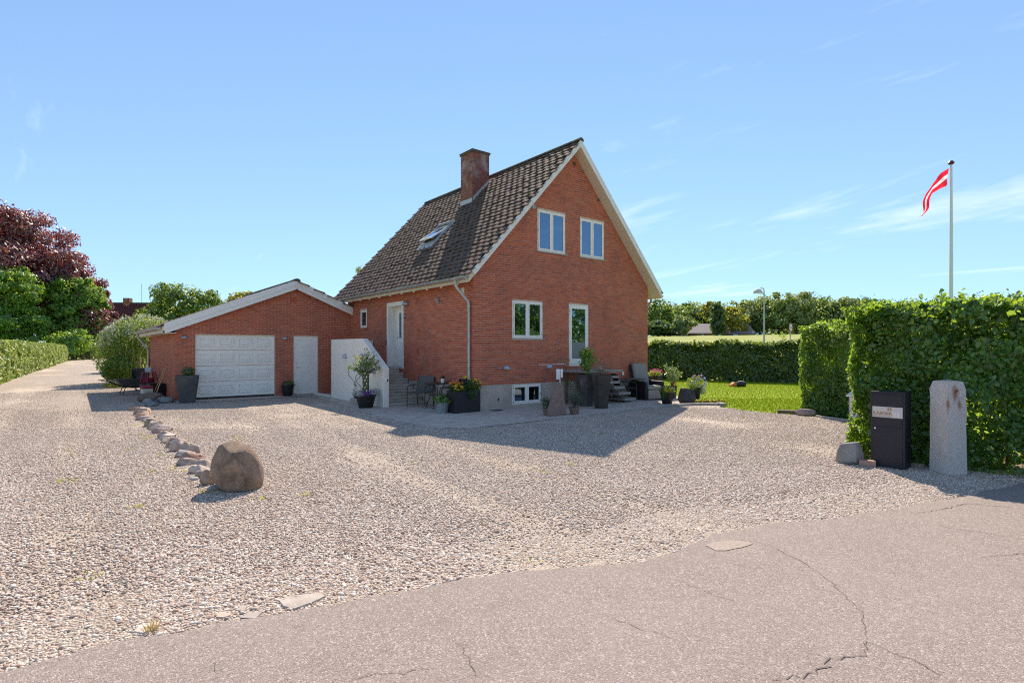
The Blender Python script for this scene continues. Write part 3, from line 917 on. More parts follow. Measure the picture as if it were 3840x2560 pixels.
def bricks_out(walls, parent, nind=300, vis=lambda w: True):
    allb = [b for w in walls for b in w.bricks]
    def key(b):
        p = b[4].M @ Vector(((b[0]+b[1])/2, 0, (b[2]+b[3])/2)); d = (p - CAM).length
        full = (b[1] - b[0]) > .22
        return d if full else d + 100
    allb.sort(key=key)
    unit = MB().box(-.114, .114, -.006, .02, -.0272, .0272); unit.f = [f for i, f in enumerate(unit.f) if i != 4]
    ume = None
    for (p, q, za, zb, w) in allb[:nind]:
        if ume is None:
            o = unit.build('brick', MT['brick'], w.o); ume = o.data
        else: o = link('brick', ume, None, w.o)
        o.location = ((p+q)/2, R.uniform(-.0015, .0015), (za+zb)/2 + R.gauss(0, .0008)); o.scale = ((q-p)/.228, 1, 1)
        o.rotation_euler = (0, R.gauss(0, .003), R.gauss(0, .003))
    for w in walls:
        m = MB()
        for (p, q, za, zb, ww) in allb[nind:]:
            if ww is not w: continue
            y = -.006 + R.uniform(-.0015, .0015); dz = R.gauss(0, .0008)
            b = len(m.v)
            m.v += [(p, .02, za+dz), (q, .02, za+dz), (q, .02, zb+dz), (p, .02, zb+dz), (p, y, za+dz), (q, y, za+dz), (q, y, zb+dz), (p, y, zb+dz)]
            m.f += [tuple(b + i for i in f) for f in ((4, 5, 6, 7), (0, 1, 5, 4), (1, 2, 6, 5), (2, 3, 7, 6), (3, 0, 4, 7))]
        if m.v: tag(m.build('brickwork', MT['brick'], w.o), kind='stuff')

# ------------------------------------------------------------------ windows, doors, lamps (local frame: x right, y into wall, z up)
def window(parent, loc, rz, w, h, n=2, fr=.046, sash=.042, dep=.012, sill=True, blind=None):
    wo = MB().frame(0, w, 0, h, fr, dep, dep + .09)
    if n == 2: wo.box(w/2 - .022, w/2 + .022, dep - .004, dep + .085, fr, h - fr)
    o = wo.build('window', MT['white'], parent, bevel=.004); place(o, loc, rz)
    cw = (w - 2*fr - (.044 if n == 2 else 0))/n
    for i in range(n):
        x0 = fr + i*(cw + .044)
        MB().frame(x0 + .003, x0 + cw - .003, fr + .003, h - fr - .003, sash, dep - .012, dep + .05).build('sash', MT['white'], o, bevel=.005)
        MB().box(x0 + sash - .002, x0 + cw - sash + .002, dep + .015, dep + .021, fr + sash - .002, h - fr - sash + .002).build('pane', MT['glass'], o)
        hx = x0 - .004 if i == 0 else x0 + cw - .008
        for hz in (.13, .5, .87):
            MB().box(hx, hx + .014, dep - .02, dep, h*hz - .045, h*hz + .045).build('hinge', MT['steel'], o)
    if sill: MB().box(-.03, w + .05, -.045, dep + .05, -.035, -.006).build('sill', MT['kerb'], o, bevel=.006)
    return o

def curtain(parent, x0, x1, z0, z1, y, mat, folds=7, amp=.025):
    n = folds*6; V = []; F = []
    for i in range(n + 1):
        u = i/n; x = x0 + (x1-x0)*u; yy = y + amp*math.sin(u*folds*2*math.pi) + .006*math.sin(u*31)
        V += [(x, yy, z0), (x, yy, z1)]
        if i: F.append((2*i-2, 2*i, 2*i+1, 2*i-1))
    m = MB(); m.v = V; m.f = F
    return m.build('curtain', mat, parent, True)

def wall_lamp(parent, loc, rz, w=.2, h=.105, d=.12):
    V = []; F = []; nt, npz = 12, 6
    for j in range(npz + 1):
        ph = j/npz*math.pi/2
        for i in range(nt + 1):
            th = i/nt*math.pi
            V.append((w/2*math.cos(th)*math.cos(ph*.92), -d*math.sin(th)*math.cos(ph), h*math.sin(ph)))
    for j in range(npz):
        for i in range(nt):
            a = j*(nt+1) + i; F.append((a, a+1, a+nt+2, a+nt+1))
    m = MB(); m.v = V; m.f = F
    o = m.build('wall_lamp', MT['lampm'], parent, True); place(o, loc, rz)
    md = o.modifiers.new('solid', 'SOLIDIFY'); md.thickness = .004
    MB().lathe([(.03, 0), (.036, .02), (.03, .05), (.02, .06)], 12, (0, -.045, .01)).build('bulb_glass', MT['ivory'], o, True)
    MB().box(-w*.3, w*.3, -.012, 0.004, .005, h*.85).build('back_plate', MT['lampm'], o)
    return o

def handle(parent, x, y, z, dirx=1):
    m = MB().lathe([(.016, 0), (.016, .006)], 12); m.M = None
    h = MB()
    h.tube([(x, y, z), (x, y - .045, z), (x + dirx*.03, y - .052, z), (x + dirx*.12, y - .05, z)], .009, 8)
    h.box(x - .02, x + .02, y - .006, y, z - .035, z + .035)
    h.box(x - .018, x + .018, y - .008, y, z + .12, z + .165)
    return h.build('handle', MT['steel'], parent, True)

# ------------------------------------------------------------------ the house
W, L, OV = 7.58, 8.87, .387
RX, RZ_, SL = 3.79, 8.22, 1.079                 # ridge x, ridge top, slope
def roof_z(x): return RZ_ - SL*abs(x - RX)
house = thing('brick_house', (0, 0, 0), 0, 'steep gabled red brick house with brown tiled roof and brick chimney', 'house')
TH = .15/math.cos(math.atan(SL))                # vertical roof build-up
def gl(z):                                     # limits of the gable wall at height z
    zt = z + TH + .02
    lo = 0. if zt < roof_z(0) else RX - (RZ_ - zt)/SL
    return max(0, min(lo, RX)), max(RX, min(W, 2*RX - lo))
ZE = roof_z(0) - TH - .02
ZT = RZ_ - TH - .02
gh = [(2.33, 3.49, 4.66, 5.92), (4.14, 5.28, 4.67, 5.92), (1.36, 2.54, 2.02, 3.12), (3.64, 4.53, 1.17, 3.12)]
gable = Wall('gable_wall', house, (0, 0, 0), 0, gl, .69, ZT, gh, (ZE,))
sh = [(L - 5.18, L - 4.20, 1.1, 3.18), (L - 7.65 + 0, L - 7.05, 2.50, 3.17)]
# side wall local x runs from the back (0) to the front corner (L); world y = L - x
sh = [(L - 5.28, L - 4.11, 1.05, 3.27), (L - 7.65, L - 7.03, 2.50, 3.17)]
side = Wall('side_wall', house, (0, L, 0), -math.pi/2, lambda z: (0, L), .69, roof_z(0) - .02, sh, (), .10, (L % .24) - .12)
right = Wall('garden_wall', house, (W, 0, 0), math.pi/2, lambda z: (0, L), .69, roof_z(W) - .02, [], ())
back = Wall('back_wall', house, (W, L, 0), math.pi, lambda z: (W - gl(z)[1], W - gl(z)[0]), .69, ZT, [], (ZE,))
right.bricks = [b for b in right.bricks if b[0] < .5]; back.bricks = []
bricks_out([gable, side, right], house, 300)
pl = MB()
for a, b in intervals(0, W, [(1.36, 2.50)]): pl.quad((a, .004, -.1), (b, .004, -.1), (b, .004, .69), (a, .004, .69))
pl.quad((1.36, .004, -.1), (2.5, .004, -.1), (2.5, .004, .09), (1.36, .004, .09)); pl.quad((1.36, .004, .67), (2.5, .004, .67), (2.5, .004, .69), (1.36, .004, .69))
pl.quad((.004, L, -.1), (.004, .004, -.1), (.004, .004, .69), (.004, L, .69)); pl.quad((W - .004, .004, -.1), (W - .004, L, -.1), (W - .004, L, .69), (W - .004, .004, .69))
pl.quad((1.36, .004, .09), (2.5, .004, .09), (2.5, .1, .09), (1.36, .1, .09)); pl.quad((1.36, .004, .67), (1.36, .1, .67), (2.5, .1, .67), (2.5, .004, .67))
pl.build('plinth', MT['concrete'], house)
MB().lathe([(.03, 0), (.03, .012), (.018, .012), (.018, .002)], 14).build('drain_hole', MT['black'], house, loc=(.86, .003, .27), rot=(math.pi/2, 0, 0))
floor = MB().quad((.05, .1, .9), (W - .05, .1, .9), (W - .05, L - .1, .9), (.05, L - .1, .9))
floor.quad((.05, .1, 3.45), (W - .05, .1, 3.45), (W - .05, L - .1, 3.45), (.05, L - .1, 3.45))
floor.quad((.05, 2.6, -.1), (W - .05, 2.6, -.1), (W - .05, 2.6, 3.44), (.05, 2.6, 3.44))
floor.quad((2.3, 2.2, 3.46), (W - 2.3, 2.2, 3.46), (W - 2.3, 2.2, 6.2), (2.3, 2.2, 6.2))
floor.build('interior', basic('interior_paint', (.20, .18, .15), .1, .9), house)

w1 = window(house, (2.33, 0, 4.66), 0, 1.16, 1.26)
curtain(w1, .78, 1.02, .1, 1.2, .2, MT['curtain'], 3)
w2 = window(house, (4.14, 0, 4.67), 0, 1.14, 1.25)
curtain(w2, .80, 1.02, .1, 1.2, .2, MT['curtain'], 3)
vase = MB().lathe([(.03, 0), (.05, .05), (.035, .12), (.02, .16), (.028, .2)], 14, (.36, .17, .12)).build('vase', MT['whitecloth'], w2, True)
w3 = window(house, (1.36, 0, 2.02), 0, 1.18, 1.10)
MB().box(.10, .56, .14, .15, .62, 1.04).build('roller_blind', MT['roller'], w3)
curtain(w3, .12, .30, .1, .62, .2, MT['curtain'], 4)
MB().tube([(.26, .18, .1), (.26, .18, .32), (.30, .18, .36), (.34, .18, .32), (.34, .18, .27)], .012, 8).build('tap', MT['steel'], w3, True)
MB().box(.80, .95, .13, .14, .115, .25).build('notice_card', MT['whitecloth'], w3)
w4 = window(house, (1.36, 0.004, .09), 0, 1.14, .58, sill=False)
# terrace door
td = MB().frame(0, .89, 0, 1.95, .05, .012, .10).build('terrace_door', MT['white'], house, bevel=.004); td.location = (3.64, 0, 1.17)
lf = MB().frame(.053, .837, .053, 1.897, .085, 0, .055); lf.box(.138, .752, .002, .05, .138, .22); lf.build('leaf', MT['white'], td, bevel=.005)
MB().box(.136, .754, .02, .026, .75, 1.815).build('pane', MT['glass'], td)
MB().box(.136, .754, .02, .028, .218, .75).build('frosted_pane', MT['frost'], td)
for z in (.18, 1.05, 1.75): MB().box(.036, .05, -.012, .01, z - .05, z + .05).build('hinge', MT['steel'], td)
curtain(td, .14, .62, .8, 1.8, .16, MT['curtain'], 6)
MB().lathe([(.03, 0), (.06, .08), (.05, .2), (.02, .27)], 12, (.66, .15, .86)).build('lantern', MT['orange'], td, True)

# side window and front door in its rendered surround
w5 = window(house, (0, 7.65, 2.50), -math.pi/2, .62, .67, 1, sill=False)
MB().box(-.06, .68, -.05, .06, -.05, -.006).build('sill', MT['brick'], w5)
fd = thing('front_door', (0, 5.18, 1.10), -math.pi/2, parent=house)
m = MB(); m.box(-.13, 0, -.03, .34, -.05, 2.20); m.box(.98, 1.10, -.03, .34, -.05, 2.20); m.box(0, .98, -.03, .34, 2.06, 2.20)
m.build('surround', MT['render'], fd, bevel=.006)
m = MB().frame(0, .98, 0, 2.06, .055, .26, .34); m.build('door_frame', MT['white'], fd, bevel=.004)
m = MB(); m.box(.06, .22, .265, .31, .02, 2.0); m.box(.76, .92, .265, .31, .02, 2.0); m.box(.22, .76, .265, .31, .02, .2); m.box(.22, .76, .265, .31, .82, .98); m.box(.22, .76, .265, .31, 1.85, 2.0)
m.box(.50, .56, .262, .31, .98, 1.85)
m.build('door_leaf', MT['white'], fd, bevel=.005)
MB().box(.22, .76, .285, .30, .2, .82).build('door_panel', MT['white'], fd)
MB().box(.22, .76, .285, .291, .98, 1.85).build('pane', MT['glass'], fd)
MB().box(.2, .78, .36, .37, .2, 2.0).build('lining', MT['black'], fd)
handle(fd, .12, .262, 1.0, 1)
MB().box(.0, .98, -.06, .34, -.05, -.002).build('threshold', MT['step'], fd)
MB().box(-.20, -.15, -.04, -.004, .72, .92).build('door_bell', MT['black'], fd, bevel=.006)

for (y, z) in ((4.02, 3.12), (1.93, 3.16)): pass
wall_lamp(house, (-.006, 3.88, 3.14), -math.pi/2, .27, .15, .16)
m = MB(); m.prism([(-.11, 0, 0), (-.10, -.02, .02), (-.05, -.09, .16), (-.05, .0, .20), (-.11, 0, .20)], (.14, 0, 0)); m.build('extractor_hood', MT['lampm'], house, loc=(-.006, 1.86, 3.06), rot=(0, 0, -math.pi/2))
m = MB().frame(0, .16, 0, .23, .018, -.012, 0); m.box(.018, .142, -.006, 0, .018, .212)
for k in range(7): m.box(.02, .14, -.01, -.004, .028 + k*.026, .040 + k*.026)
m.build('vent_grille', MT['cream'], house, loc=(-.004, .60, 3.20), rot=(0, 0, -math.pi/2))
for (y, z) in ((3.25, 3.16), (3.25, 1.55)):
    m = MB()
    for k in range(4): m.box(k*.055, k*.055 + .045, -.010, .005, 0, .19)
    m.build('air_brick', MT['brick'], house, loc=(-.004, y, z), rot=(0, 0, -math.pi/2))
npl = MB().box(0, .11, -.012, 0, 0, .14).build('number_plate', MT['black'], house, loc=(-.007, 4.02, 2.72), rot=(0, 0, -math.pi/2))
text_mesh('23', .10, 'number', MT['whitetext'], npl, Matrix.Translation((.012, -.0135, .035)) @ Matrix.Rotation(math.pi/2, 4, 'X'), bold=.002, sx=.8)
for (x, z) in ((1.12, 1.12), (2.77, 1.12)): wall_lamp(house, (x, -.006, z), 0, .22, .12, .13)
for (x, z, r_) in ((2.17, 5.95, .065), (3.86, 7.58, .055), (4.98, 6.62, .045)):
    MB().lathe([(r_, 0), (r_, .03), (r_*.78, .03), (r_*.74, .008), (.001, .008)], 20).build('vent_pipe', MT['lead'] if r_ > .06 else MT['timber'], house, True, loc=(x, .0, z), rot=(math.pi/2, 0, 0))
MB().box(-.045, .045, -.03, 0, -.06, .06).build('power_socket', MT['white'], house, bevel=.008, loc=(6.22, -.006, .86))

# ---- roof: slab, soffit, barge boards, tiles
Y0, Y1 = -OV, L + .34
XE = -.42
def rp(x, y, dn=0.):      # point on the left roof plane pushed down its normal by dn
    n = Vector((-SL, 0, 1)).normalized()
    return Vector((x, y, roof_z(x))) - n*dn
roof = MB()
prof = [(XE + .05, roof_z(XE + .05) - .03), (RX, RZ_ - .035), (2*RX - XE - .05, roof_z(XE + .05) - .03), (2*RX - XE - .05, roof_z(XE + .05) - TH), (RX, RZ_ - TH), (XE + .05, roof_z(XE + .05) - TH)]
roof.prism([(x, Y0 + .03, z) for x, z in prof], (0, Y1 - Y0 - .06, 0))
roofo = roof.build('roof', MT['cream'], house)
for sgn in (0, 1):
    m = MB()
    def bx(x, dn, mir=sgn):
        z = roof_z(x)
        n = Vector((-SL, 0, 1)).normalized(); q = Vector((x, 0, z)) - n*dn
        return (2*RX - q.x if mir else q.x, Y0, q.z)
    def top(dn):   # where the offset line meets the ridge line
        n = Vector((-SL, 0, 1)).normalized(); return (RX, Y0, RZ_ - dn/n.z)
    m.prism([bx(XE + .10, .0), top(.0), top(.145), bx(XE + .10, .145)], (0, .028, 0))
    m.build('barge_board', MT['barge'], roofo, bevel=.004)
    m = MB(); m.prism([tuple(Vector(p) + Vector((0, -.012, 0))) for p in (bx(XE + .10, -.012), top(-.012), top(.05), bx(XE + .10, .05))], (0, .012, 0))
    m.build('barge_cover', MT['barge'], roofo, bevel=.003)
def tile_mesh(w, l):
    """one rough-edged interlocking tile: x across, y up the slope, z out"""
    xs = [0, .10, .25, .42, .6, .8, .92, 1.0]; zs = [.012, .022, .014, .006, .002, .004, .012, .018]
    V = []; nx = len(xs)
    for j, (fy, lift) in enumerate(((0, .046), (.12, .043), (1.0, 0.0))):
        for x, z in zip(xs, zs):
            sc_ = (-.10*math.sin(x*math.pi) + .05*math.sin(x*17)) if j == 0 else 0
            V.append(((x - .5)*w, fy*l + sc_*l*(.6 if j == 0 else 0) + (.09*l*(x - .5) if j < 2 else 0), z*w/.3 + lift))
    V += [(v[0], v[1] + .004, v[2] - .034) for v in V[:nx]]
    F = []
    for j in range(2):
        for i in range(nx - 1): a = j*nx + i; F.append((a, a+1, a+nx+1, a+nx))
    for i in range(nx - 1): F.append((3*nx + i, 3*nx + i + 1, i + 1, i))
    F.append((0, nx, 3*nx, 3*nx)[:3]); F.append((nx - 1, 4*nx - 1, 2*nx - 1))
    return V, F
def tile_roof(parent, rows, cols, pw, pl_, origin, ux, uy, skip, nind=300, nonly=None, seed=2):
    """origin at eave; ux along the eave (unit), uy up the slope (unit)"""
    rr = random.Random(seed)
    ux = Vector(ux); uy = Vector(uy); uz = ux.cross(uy)
    TV, TF = tile_mesh(pw*1.06, pl_*1.32)
    items = []
    for r_ in range(rows):
        for c_ in range(cols + 1):
            a = (c_ + (.5 if r_ % 2 else 0))*pw; b = r_*pl_
            if a > cols*pw + .02: continue
            p = Vector(origin) + ux*(a + rr.gauss(0, .008)) + uy*(b + rr.gauss(0, .014))
            if skip and skip(p): continue
            items.append((p, rr.gauss(0, .025), rr.gauss(0, .022), rr.uniform(0, .012)))
    items.sort(key=lambda t_: (t_[0] - CAM).length)
    B = Matrix((ux, uy, uz)).transposed()
    me = None; V = []; F = []
    for i, (p, rz, ry, dz) in enumerate(items):
        Rm = B @ Euler((0, ry, rz)).to_matrix()
        if i < nind:
            if me is None:
                m = MB(); m.v = TV; m.f = TF; o = m.build('roof_tile', MT['roof'], parent); me = o.data
            else: o = link('roof_tile', me, None, parent)
            o.location = p + uz*dz; o.rotation_euler = Rm.to_euler()
        else:
            b = len(V); V += [tuple(Rm @ Vector(v) + p + uz*dz) for v in TV]; F += [tuple(k + b for k in f) for f in TF]
    if V:
        m = MB(); m.v = V; m.f = F; tag(m.build('roof_tile_field', MT['roof'], parent), kind='stuff')
uy = Vector((1, 0, SL)).normalized()
CH = (2.63, 3.36, 3.89, 4.65)
SK = (1.10, 1.86, 3.90, 4.86)
def skipt(p): return (CH[0] - .02 < p.x < CH[1] + .3 and CH[2] + .05 < p.y < CH[3] - .05) or (SK[0] - .1 < p.x < SK[1] - .05 and SK[2] + .12 < p.y < SK[3] - .02)
slope_len = (RX - XE)/uy.x
tile_roof(roofo, 30, 31, (Y1 - Y0)/31, slope_len/30.3, (XE + .015, Y1, roof_z(XE + .015) - .02), (0, -1, 0), uy, skipt)
uyr = Vector((-1, 0, SL)).normalized()
MB().prism([(RX, Y0 + .01, RZ_ + .0), (2*RX - XE, Y0 + .01, roof_z(XE)), (2*RX - XE, Y1, roof_z(XE)), (RX, Y1, RZ_)], (.01, 0, .012)).build('roof_plane', MT['roof'], roofo)
n = 24
for i in range(n):                                     # ridge tiles
    y = Y0 - .02 + (Y1 - Y0 + .04)*i/n; l = (Y1 - Y0 + .04)/n + .03
    if CH[2] - .1 < y < CH[3] - .3 and False: continue
    m = MB(); V = []
    for k in range(7):
        a = math.pi*k/6
        V.append((RX + .115*math.cos(a), RZ_ - .035 + .105*math.sin(a)))
    m.prism([(x, y, z) for x, z in V], (0, l, 0))
    o = m.build('ridge_tile', MT['moss'], roofo); o.rotation_euler = (R.gauss(0, .004) * 0, 0, 0)
# gutters and rafter tails
def gutter(parent, x, z, y0, y1, r_=.065, mat='zinc'):
    m = MB(); V = []; F = []; k = 9
    for yi, y in enumerate((y0, y1)):
        for i in range(k):
            a = math.pi + math.pi*i/(k-1); V.append((x + r_*math.cos(a), y, z + r_*math.sin(a)))
    for i in range(k - 1): F.append((i, i+1, k+i+1, k+i))
    F += [tuple(range(k)), tuple(range(k, 2*k))]
    m.v = V; m.f = F
    o = m.build('gutter', MT[mat], parent, True)
    md = o.modifiers.new('solid', 'SOLIDIFY'); md.thickness = .004
    for e in (-1, 1): MB().tube([(x + e*r_, y0, z), (x + e*r_, y1, z)], .008, 6).build('gutter_bead', MT[mat], o)
    nb = int((y1 - y0)/.85)
    for i in range(nb + 1):
        y = y0 + .2 + (y1 - y0 - .4)*i/nb
        b = MB(); V = [(x + (r_ + .004)*math.cos(math.pi + math.pi*q/8), z + (r_ + .004)*math.sin(math.pi + math.pi*q/8)) for q in range(9)]
        b.tube([(vx, y, vz) for vx, vz in V], .007, 5).build('gutter_bracket', MT[mat], o)
    return o
ge = roof_z(XE) - .045
gutter(house, XE - .045, ge, Y0 + .08, Y1)
gutter(house, 2*RX - XE + .045, ge, Y0 + .08, Y1)
for i in range(11):
    y = .35 + i*.82
    m = MB().prism([(XE + .06, y, roof_z(XE + .06) - TH + .02), (.0, y, roof_z(0) - TH + .02), (.0, y, roof_z(0) - TH - .12), (XE + .12, y, roof_z(XE + .06) - TH - .06)], (0, .07, 0))
    m.build('rafter_tail', MT['white'], house)
MB().prism([(XE + .05, Y0 + .06, roof_z(XE + .05) - TH - .008), (0, Y0 + .06, roof_z(0) - TH - .008), (0, Y0 + .06, roof_z(0) - TH - .02), (XE + .05, Y0 + .06, roof_z(XE + .05) - TH - .02)], (0, Y1 - Y0 - .1, 0)).build('eave_soffit', MT['cream'], house)
dp = [(XE - .045, .20, ge - .05), (XE - .045, .20, ge - .16), (XE - .03, .195, ge - .22), (-.10, .13, 3.02), (-.075, .12, 2.94), (-.075, .12, .35), (-.075, .12, .02)]
m = MB().tube(dp, .04, 10); m.tube([(-.075, .12, 2.84), (-.075, .12, 2.92)], .047, 10); m.tube([(-.075, .12, .92), (-.075, .12, 1.0)], .047, 10)
m.build('downpipe', MT['zinc'], house, True)
xr = 2*RX - XE + .045
MB().tube([(xr, .2, ge - .05), (xr, .2, ge - .2), (W + .1, .16, ge - .55), (W + .075, .15, ge - .68), (W + .075, .15, .05)], .04, 10).build('downpipe', MT['zinc'], house, True)

# chimney
cz0, cz1 = 6.2, 8.80
cw = []
cw.append(Wall('chimney_wall', house, (CH[0], CH[3], 0), -math.pi/2, lambda z: (0, CH[3] - CH[2]), cz0, cz1, []))
cw.append(Wall('chimney_wall', house, (CH[0], CH[2], 0), 0, lambda z: (0, CH[1] - CH[0]), cz0, cz1, [], phase=.06))
cw.append(Wall('chimney_wall', house, (CH[1], CH[2], 0), math.pi/2, lambda z: (0, CH[3] - CH[2]), cz0, cz1, []))
cw.append(Wall('chimney_wall', house, (CH[1], CH[3], 0), math.pi, lambda z: (0, CH[1] - CH[0]), cz0, cz1, []))
tb = NT('chimney_brick')
r = tb.rnd()
c = tb.mix(r, (.20, .062, .045), (.30, .10, .068))
c = tb.mix(tb.ramp(tb.noise(2.1, 6, .65), .50, .68, 0, .75), c, (.50, .40, .37))
c = tb.mix(tb.ramp(tb.noise(3.0, 5, .6, dist=.6), .55, .7, 0, .6), c, (.10, .045, .04))
MT['chimbrick'] = tb.done(tb.pbr(c, .85, 0, tb.bump(tb.noise(150, 4), .003), .25))
bk = MT['brick']; MT['brick'] = MT['chimbrick']
mt_ = MT['mortar']
bricks_out(cw, house, 0)
MT['brick'] = bk
mort2 = basic('chimney_mortar', (.34, .22, .19), .3, .9, 12, c2=(.62, .56, .52), s2=2.4, lo=.5, hi=.6)
chim = MB().box(CH[0], CH[1], CH[2], CH[3], cz0, cz1).build('chimney', mort2, house)
for w in cw:
    for ch in [c_ for c_ in COL.objects if c_.parent is w.o]:
        ch.parent = chim; ch.location = w.loc; ch.rotation_euler = (0, 0, w.rz)
    bpy.data.objects.remove(w.o)
e = .035
m = MB().box(CH[0] - e, CH[1] + e, CH[2] - e, CH[3] + e, 8.80, 8.86); m.box(CH[0] - .05, CH[1] + .05, CH[2] - .05, CH[3] + .05, 8.86, 8.89); m.build('chimney_cap', MT['timber'], chim, bevel=.008)
m = MB()
zf = roof_z(CH[0])
m.box(CH[0] - .02, CH[0] - .008, CH[2] - .02, CH[3] + .02, zf - .12, zf + .17)
m.prism([(CH[0] - .02, CH[2] - .02, zf + .17), (CH[1], CH[2] - .02, roof_z(CH[1]) + .17), (CH[1], CH[2] - .02, roof_z(CH[1]) - .1), (CH[0] - .02, CH[2] - .02, zf - .1)], (0, .012, 0))
m.prism([(CH[0] - .02, CH[2] - .03, zf + .02), (CH[0] - .09, CH[2] - .03, roof_z(CH[0] - .09) + .07), (CH[0] - .09, CH[3] + .03, roof_z(CH[0] - .09) + .07), (CH[0] - .02, CH[3] + .03, zf + .02)], (0, 0, .006))
m.build('lead_flashing', MT['lead'], chim)

# roof window standing ajar
skl = thing('roof_window', (0, 0, 0), parent=house)
n_ = Vector((-SL, 0, 1)).normalized()
B = Matrix((Vector((0, -1, 0)), uy, n_)).transposed().to_4x4()
skl.matrix_local = Matrix.Translation(Vector((SK[0], SK[3], roof_z(SK[0])))) @ B
sw, sl_ = SK[3] - SK[2], (SK[1] - SK[0])/uy.x
m = MB(); m.box(0, .07, 0, sl_, -.03, .09); m.box(sw - .07, sw, 0, sl_, -.03, .09); m.box(.07, sw - .07, 0, .07, -.03, .09); m.box(.07, sw - .07, sl_ - .07, sl_, -.03, .12)
m.build('frame', MT['zinc'], skl, bevel=.006)
m = MB(); m.box(-.06, sw + .06, -.22, 0, .02, .05); m.box(-.08, 0, -.2, sl_ + .05, .02, .05); m.box(sw, sw + .08, -.2, sl_ + .05, .02, .05)
m.build('apron_flashing', MT['lead'], skl)
hs = sl_/2 - .04
sash = MB(); sash.box(.05, .12, -hs, hs, 0, .05); sash.box(sw - .12, sw - .05, -hs, hs, 0, .05); sash.box(.12, sw - .12, -hs, -hs + .07, 0, .05); sash.box(.12, sw - .12, hs - .07, hs, 0, .05)
so = sash.build('sash', MT['white'], skl, bevel=.005); so.location = (0, sl_/2, .08); so.rotation_euler = (rad(-13), 0, 0)
po = MB().box(.118, sw - .118, -hs + .068, hs - .068, .02, .028).build('pane', MT['glass'], skl); po.location = so.location; po.rotation_euler = so.rotation_euler
# ------------------------------------------------------------------ the garage
GY, GX, GL = 8.61, -5.99, 7.4
GRX, GRZ, GS = -2.16, 4.20, .412
def gz(x): return GRZ - GS*abs(x - GRX)
garage = thing('brick_garage', (GX, GY, 0), 0, 'low red brick garage with white sectional door joined to the house', 'garage')
def ggl(z):
    zt = z + .20
    lo = GX; hi = -.01
    if zt > gz(GX): lo = GRX - (GRZ - zt)/GS
    if zt > gz(0): hi = min(hi, GRX + (GRZ - zt)/GS)
    return min(lo, GRX) - GX, max(hi, GRX) - GX
gdoor = (-5.40, -2.85, .0, 2.19); sdoor = (-2.19, -1.29, .0, 2.17)
gw = Wall('front_wall', garage, (0, 0, 0), 0, ggl, -.06, GRZ - .2, [(gdoor[0] - GX, gdoor[1] - GX, -.06, gdoor[3]), (sdoor[0] - GX, sdoor[1] - GX, -.06, sdoor[3])], (gz(GX) - .2, gz(0) - .2), .12, .03)
gs = Wall('side_wall', garage, (0, GL, 0), -math.pi/2, lambda z: (0, GL), -.06, gz(GX) - .12, [], (), .1, .05)
bricks_out([gw, gs], garage, 300)
def gp(x): return x - GX
def gbox(*a):
    return (a[0] - GX, a[1] - GX, *a[2:])
# sectional door
gd = MB()
dw = gdoor[1] - gdoor[0]
for k in range(4): gd.box(0, dw, .08, .12, .06 + k*.535, .06 + k*.535 + .523)
gdo = gd.build('garage_door', MT['white'], garage, loc=(gp(gdoor[0]), 0, 0), bevel=.004)
for k in range(4):
    for i in range(4):
        x0 = .13 + i*(dw - .13)/4*1.0; pw = (dw - .26)/4 - .13
        z0 = .06 + k*.535 + .12
        m = MB()
        m.frustum(x0, x0 + pw, z0, z0 + .29, .0805, .066, .018)
        m.frustum(x0 + .035, x0 + pw - .035, z0 + .035, z0 + .255, .0662, .0760, .0)
        m.f = m.f[1:]          # ring opened by the sunk field
        m2 = MB(); m2.frame(x0, x0 + pw, z0, z0 + .29, .028, .052, .081); m2.frustum(x0 + .045, x0 + pw - .045, z0 + .045, z0 + .245, .0802, .058, .03)
        m2.build('panel', MT['white'], gdo, bevel=.006)
MB().box(0, dw, .085, .115, .0, .06).build('bottom_seal', MT['black'], gdo)
# side door
sw_ = sdoor[1] - sdoor[0]
so = MB().frame(0, sw_, .02, 2.17, .06, .03, .12).build('side_door', MT['white'], garage, loc=(gp(sdoor[0]), 0, 0), bevel=.005)
m = MB().box(.063, sw_ - .063, .05, .1, .08, 2.107)
m.frame(.10, sw_ - .10, .28, 2.06, .012, .044, .052); m.frustum(.125, sw_ - .125, .31, 2.03, .052, .047, .006); m.box(.12, sw_ - .12, .044, .052, .17, .18)
m.build('door_leaf', MT['white'], so, bevel=.003)
handle(so, .115, .048, 1.02, 1)
MB().box(-.02, sw_ + .02, -.05, .12, -.03, .02).build('threshold', MT['step'], so)
for x in (-5.72, -2.5): wall_lamp(garage, (gp(x), -.006, 2.05), 0, .20, .11, .12)
m = MB().frame(0, .25, 0, .19, .016, -.008, .0)
for k in range(4): m.box(.02 + k*.055, .062 + k*.055, -.011, .004, .018, .172)
m.build('air_brick', MT['brick'], garage, loc=(gp(-2.33), 0, 3.42))
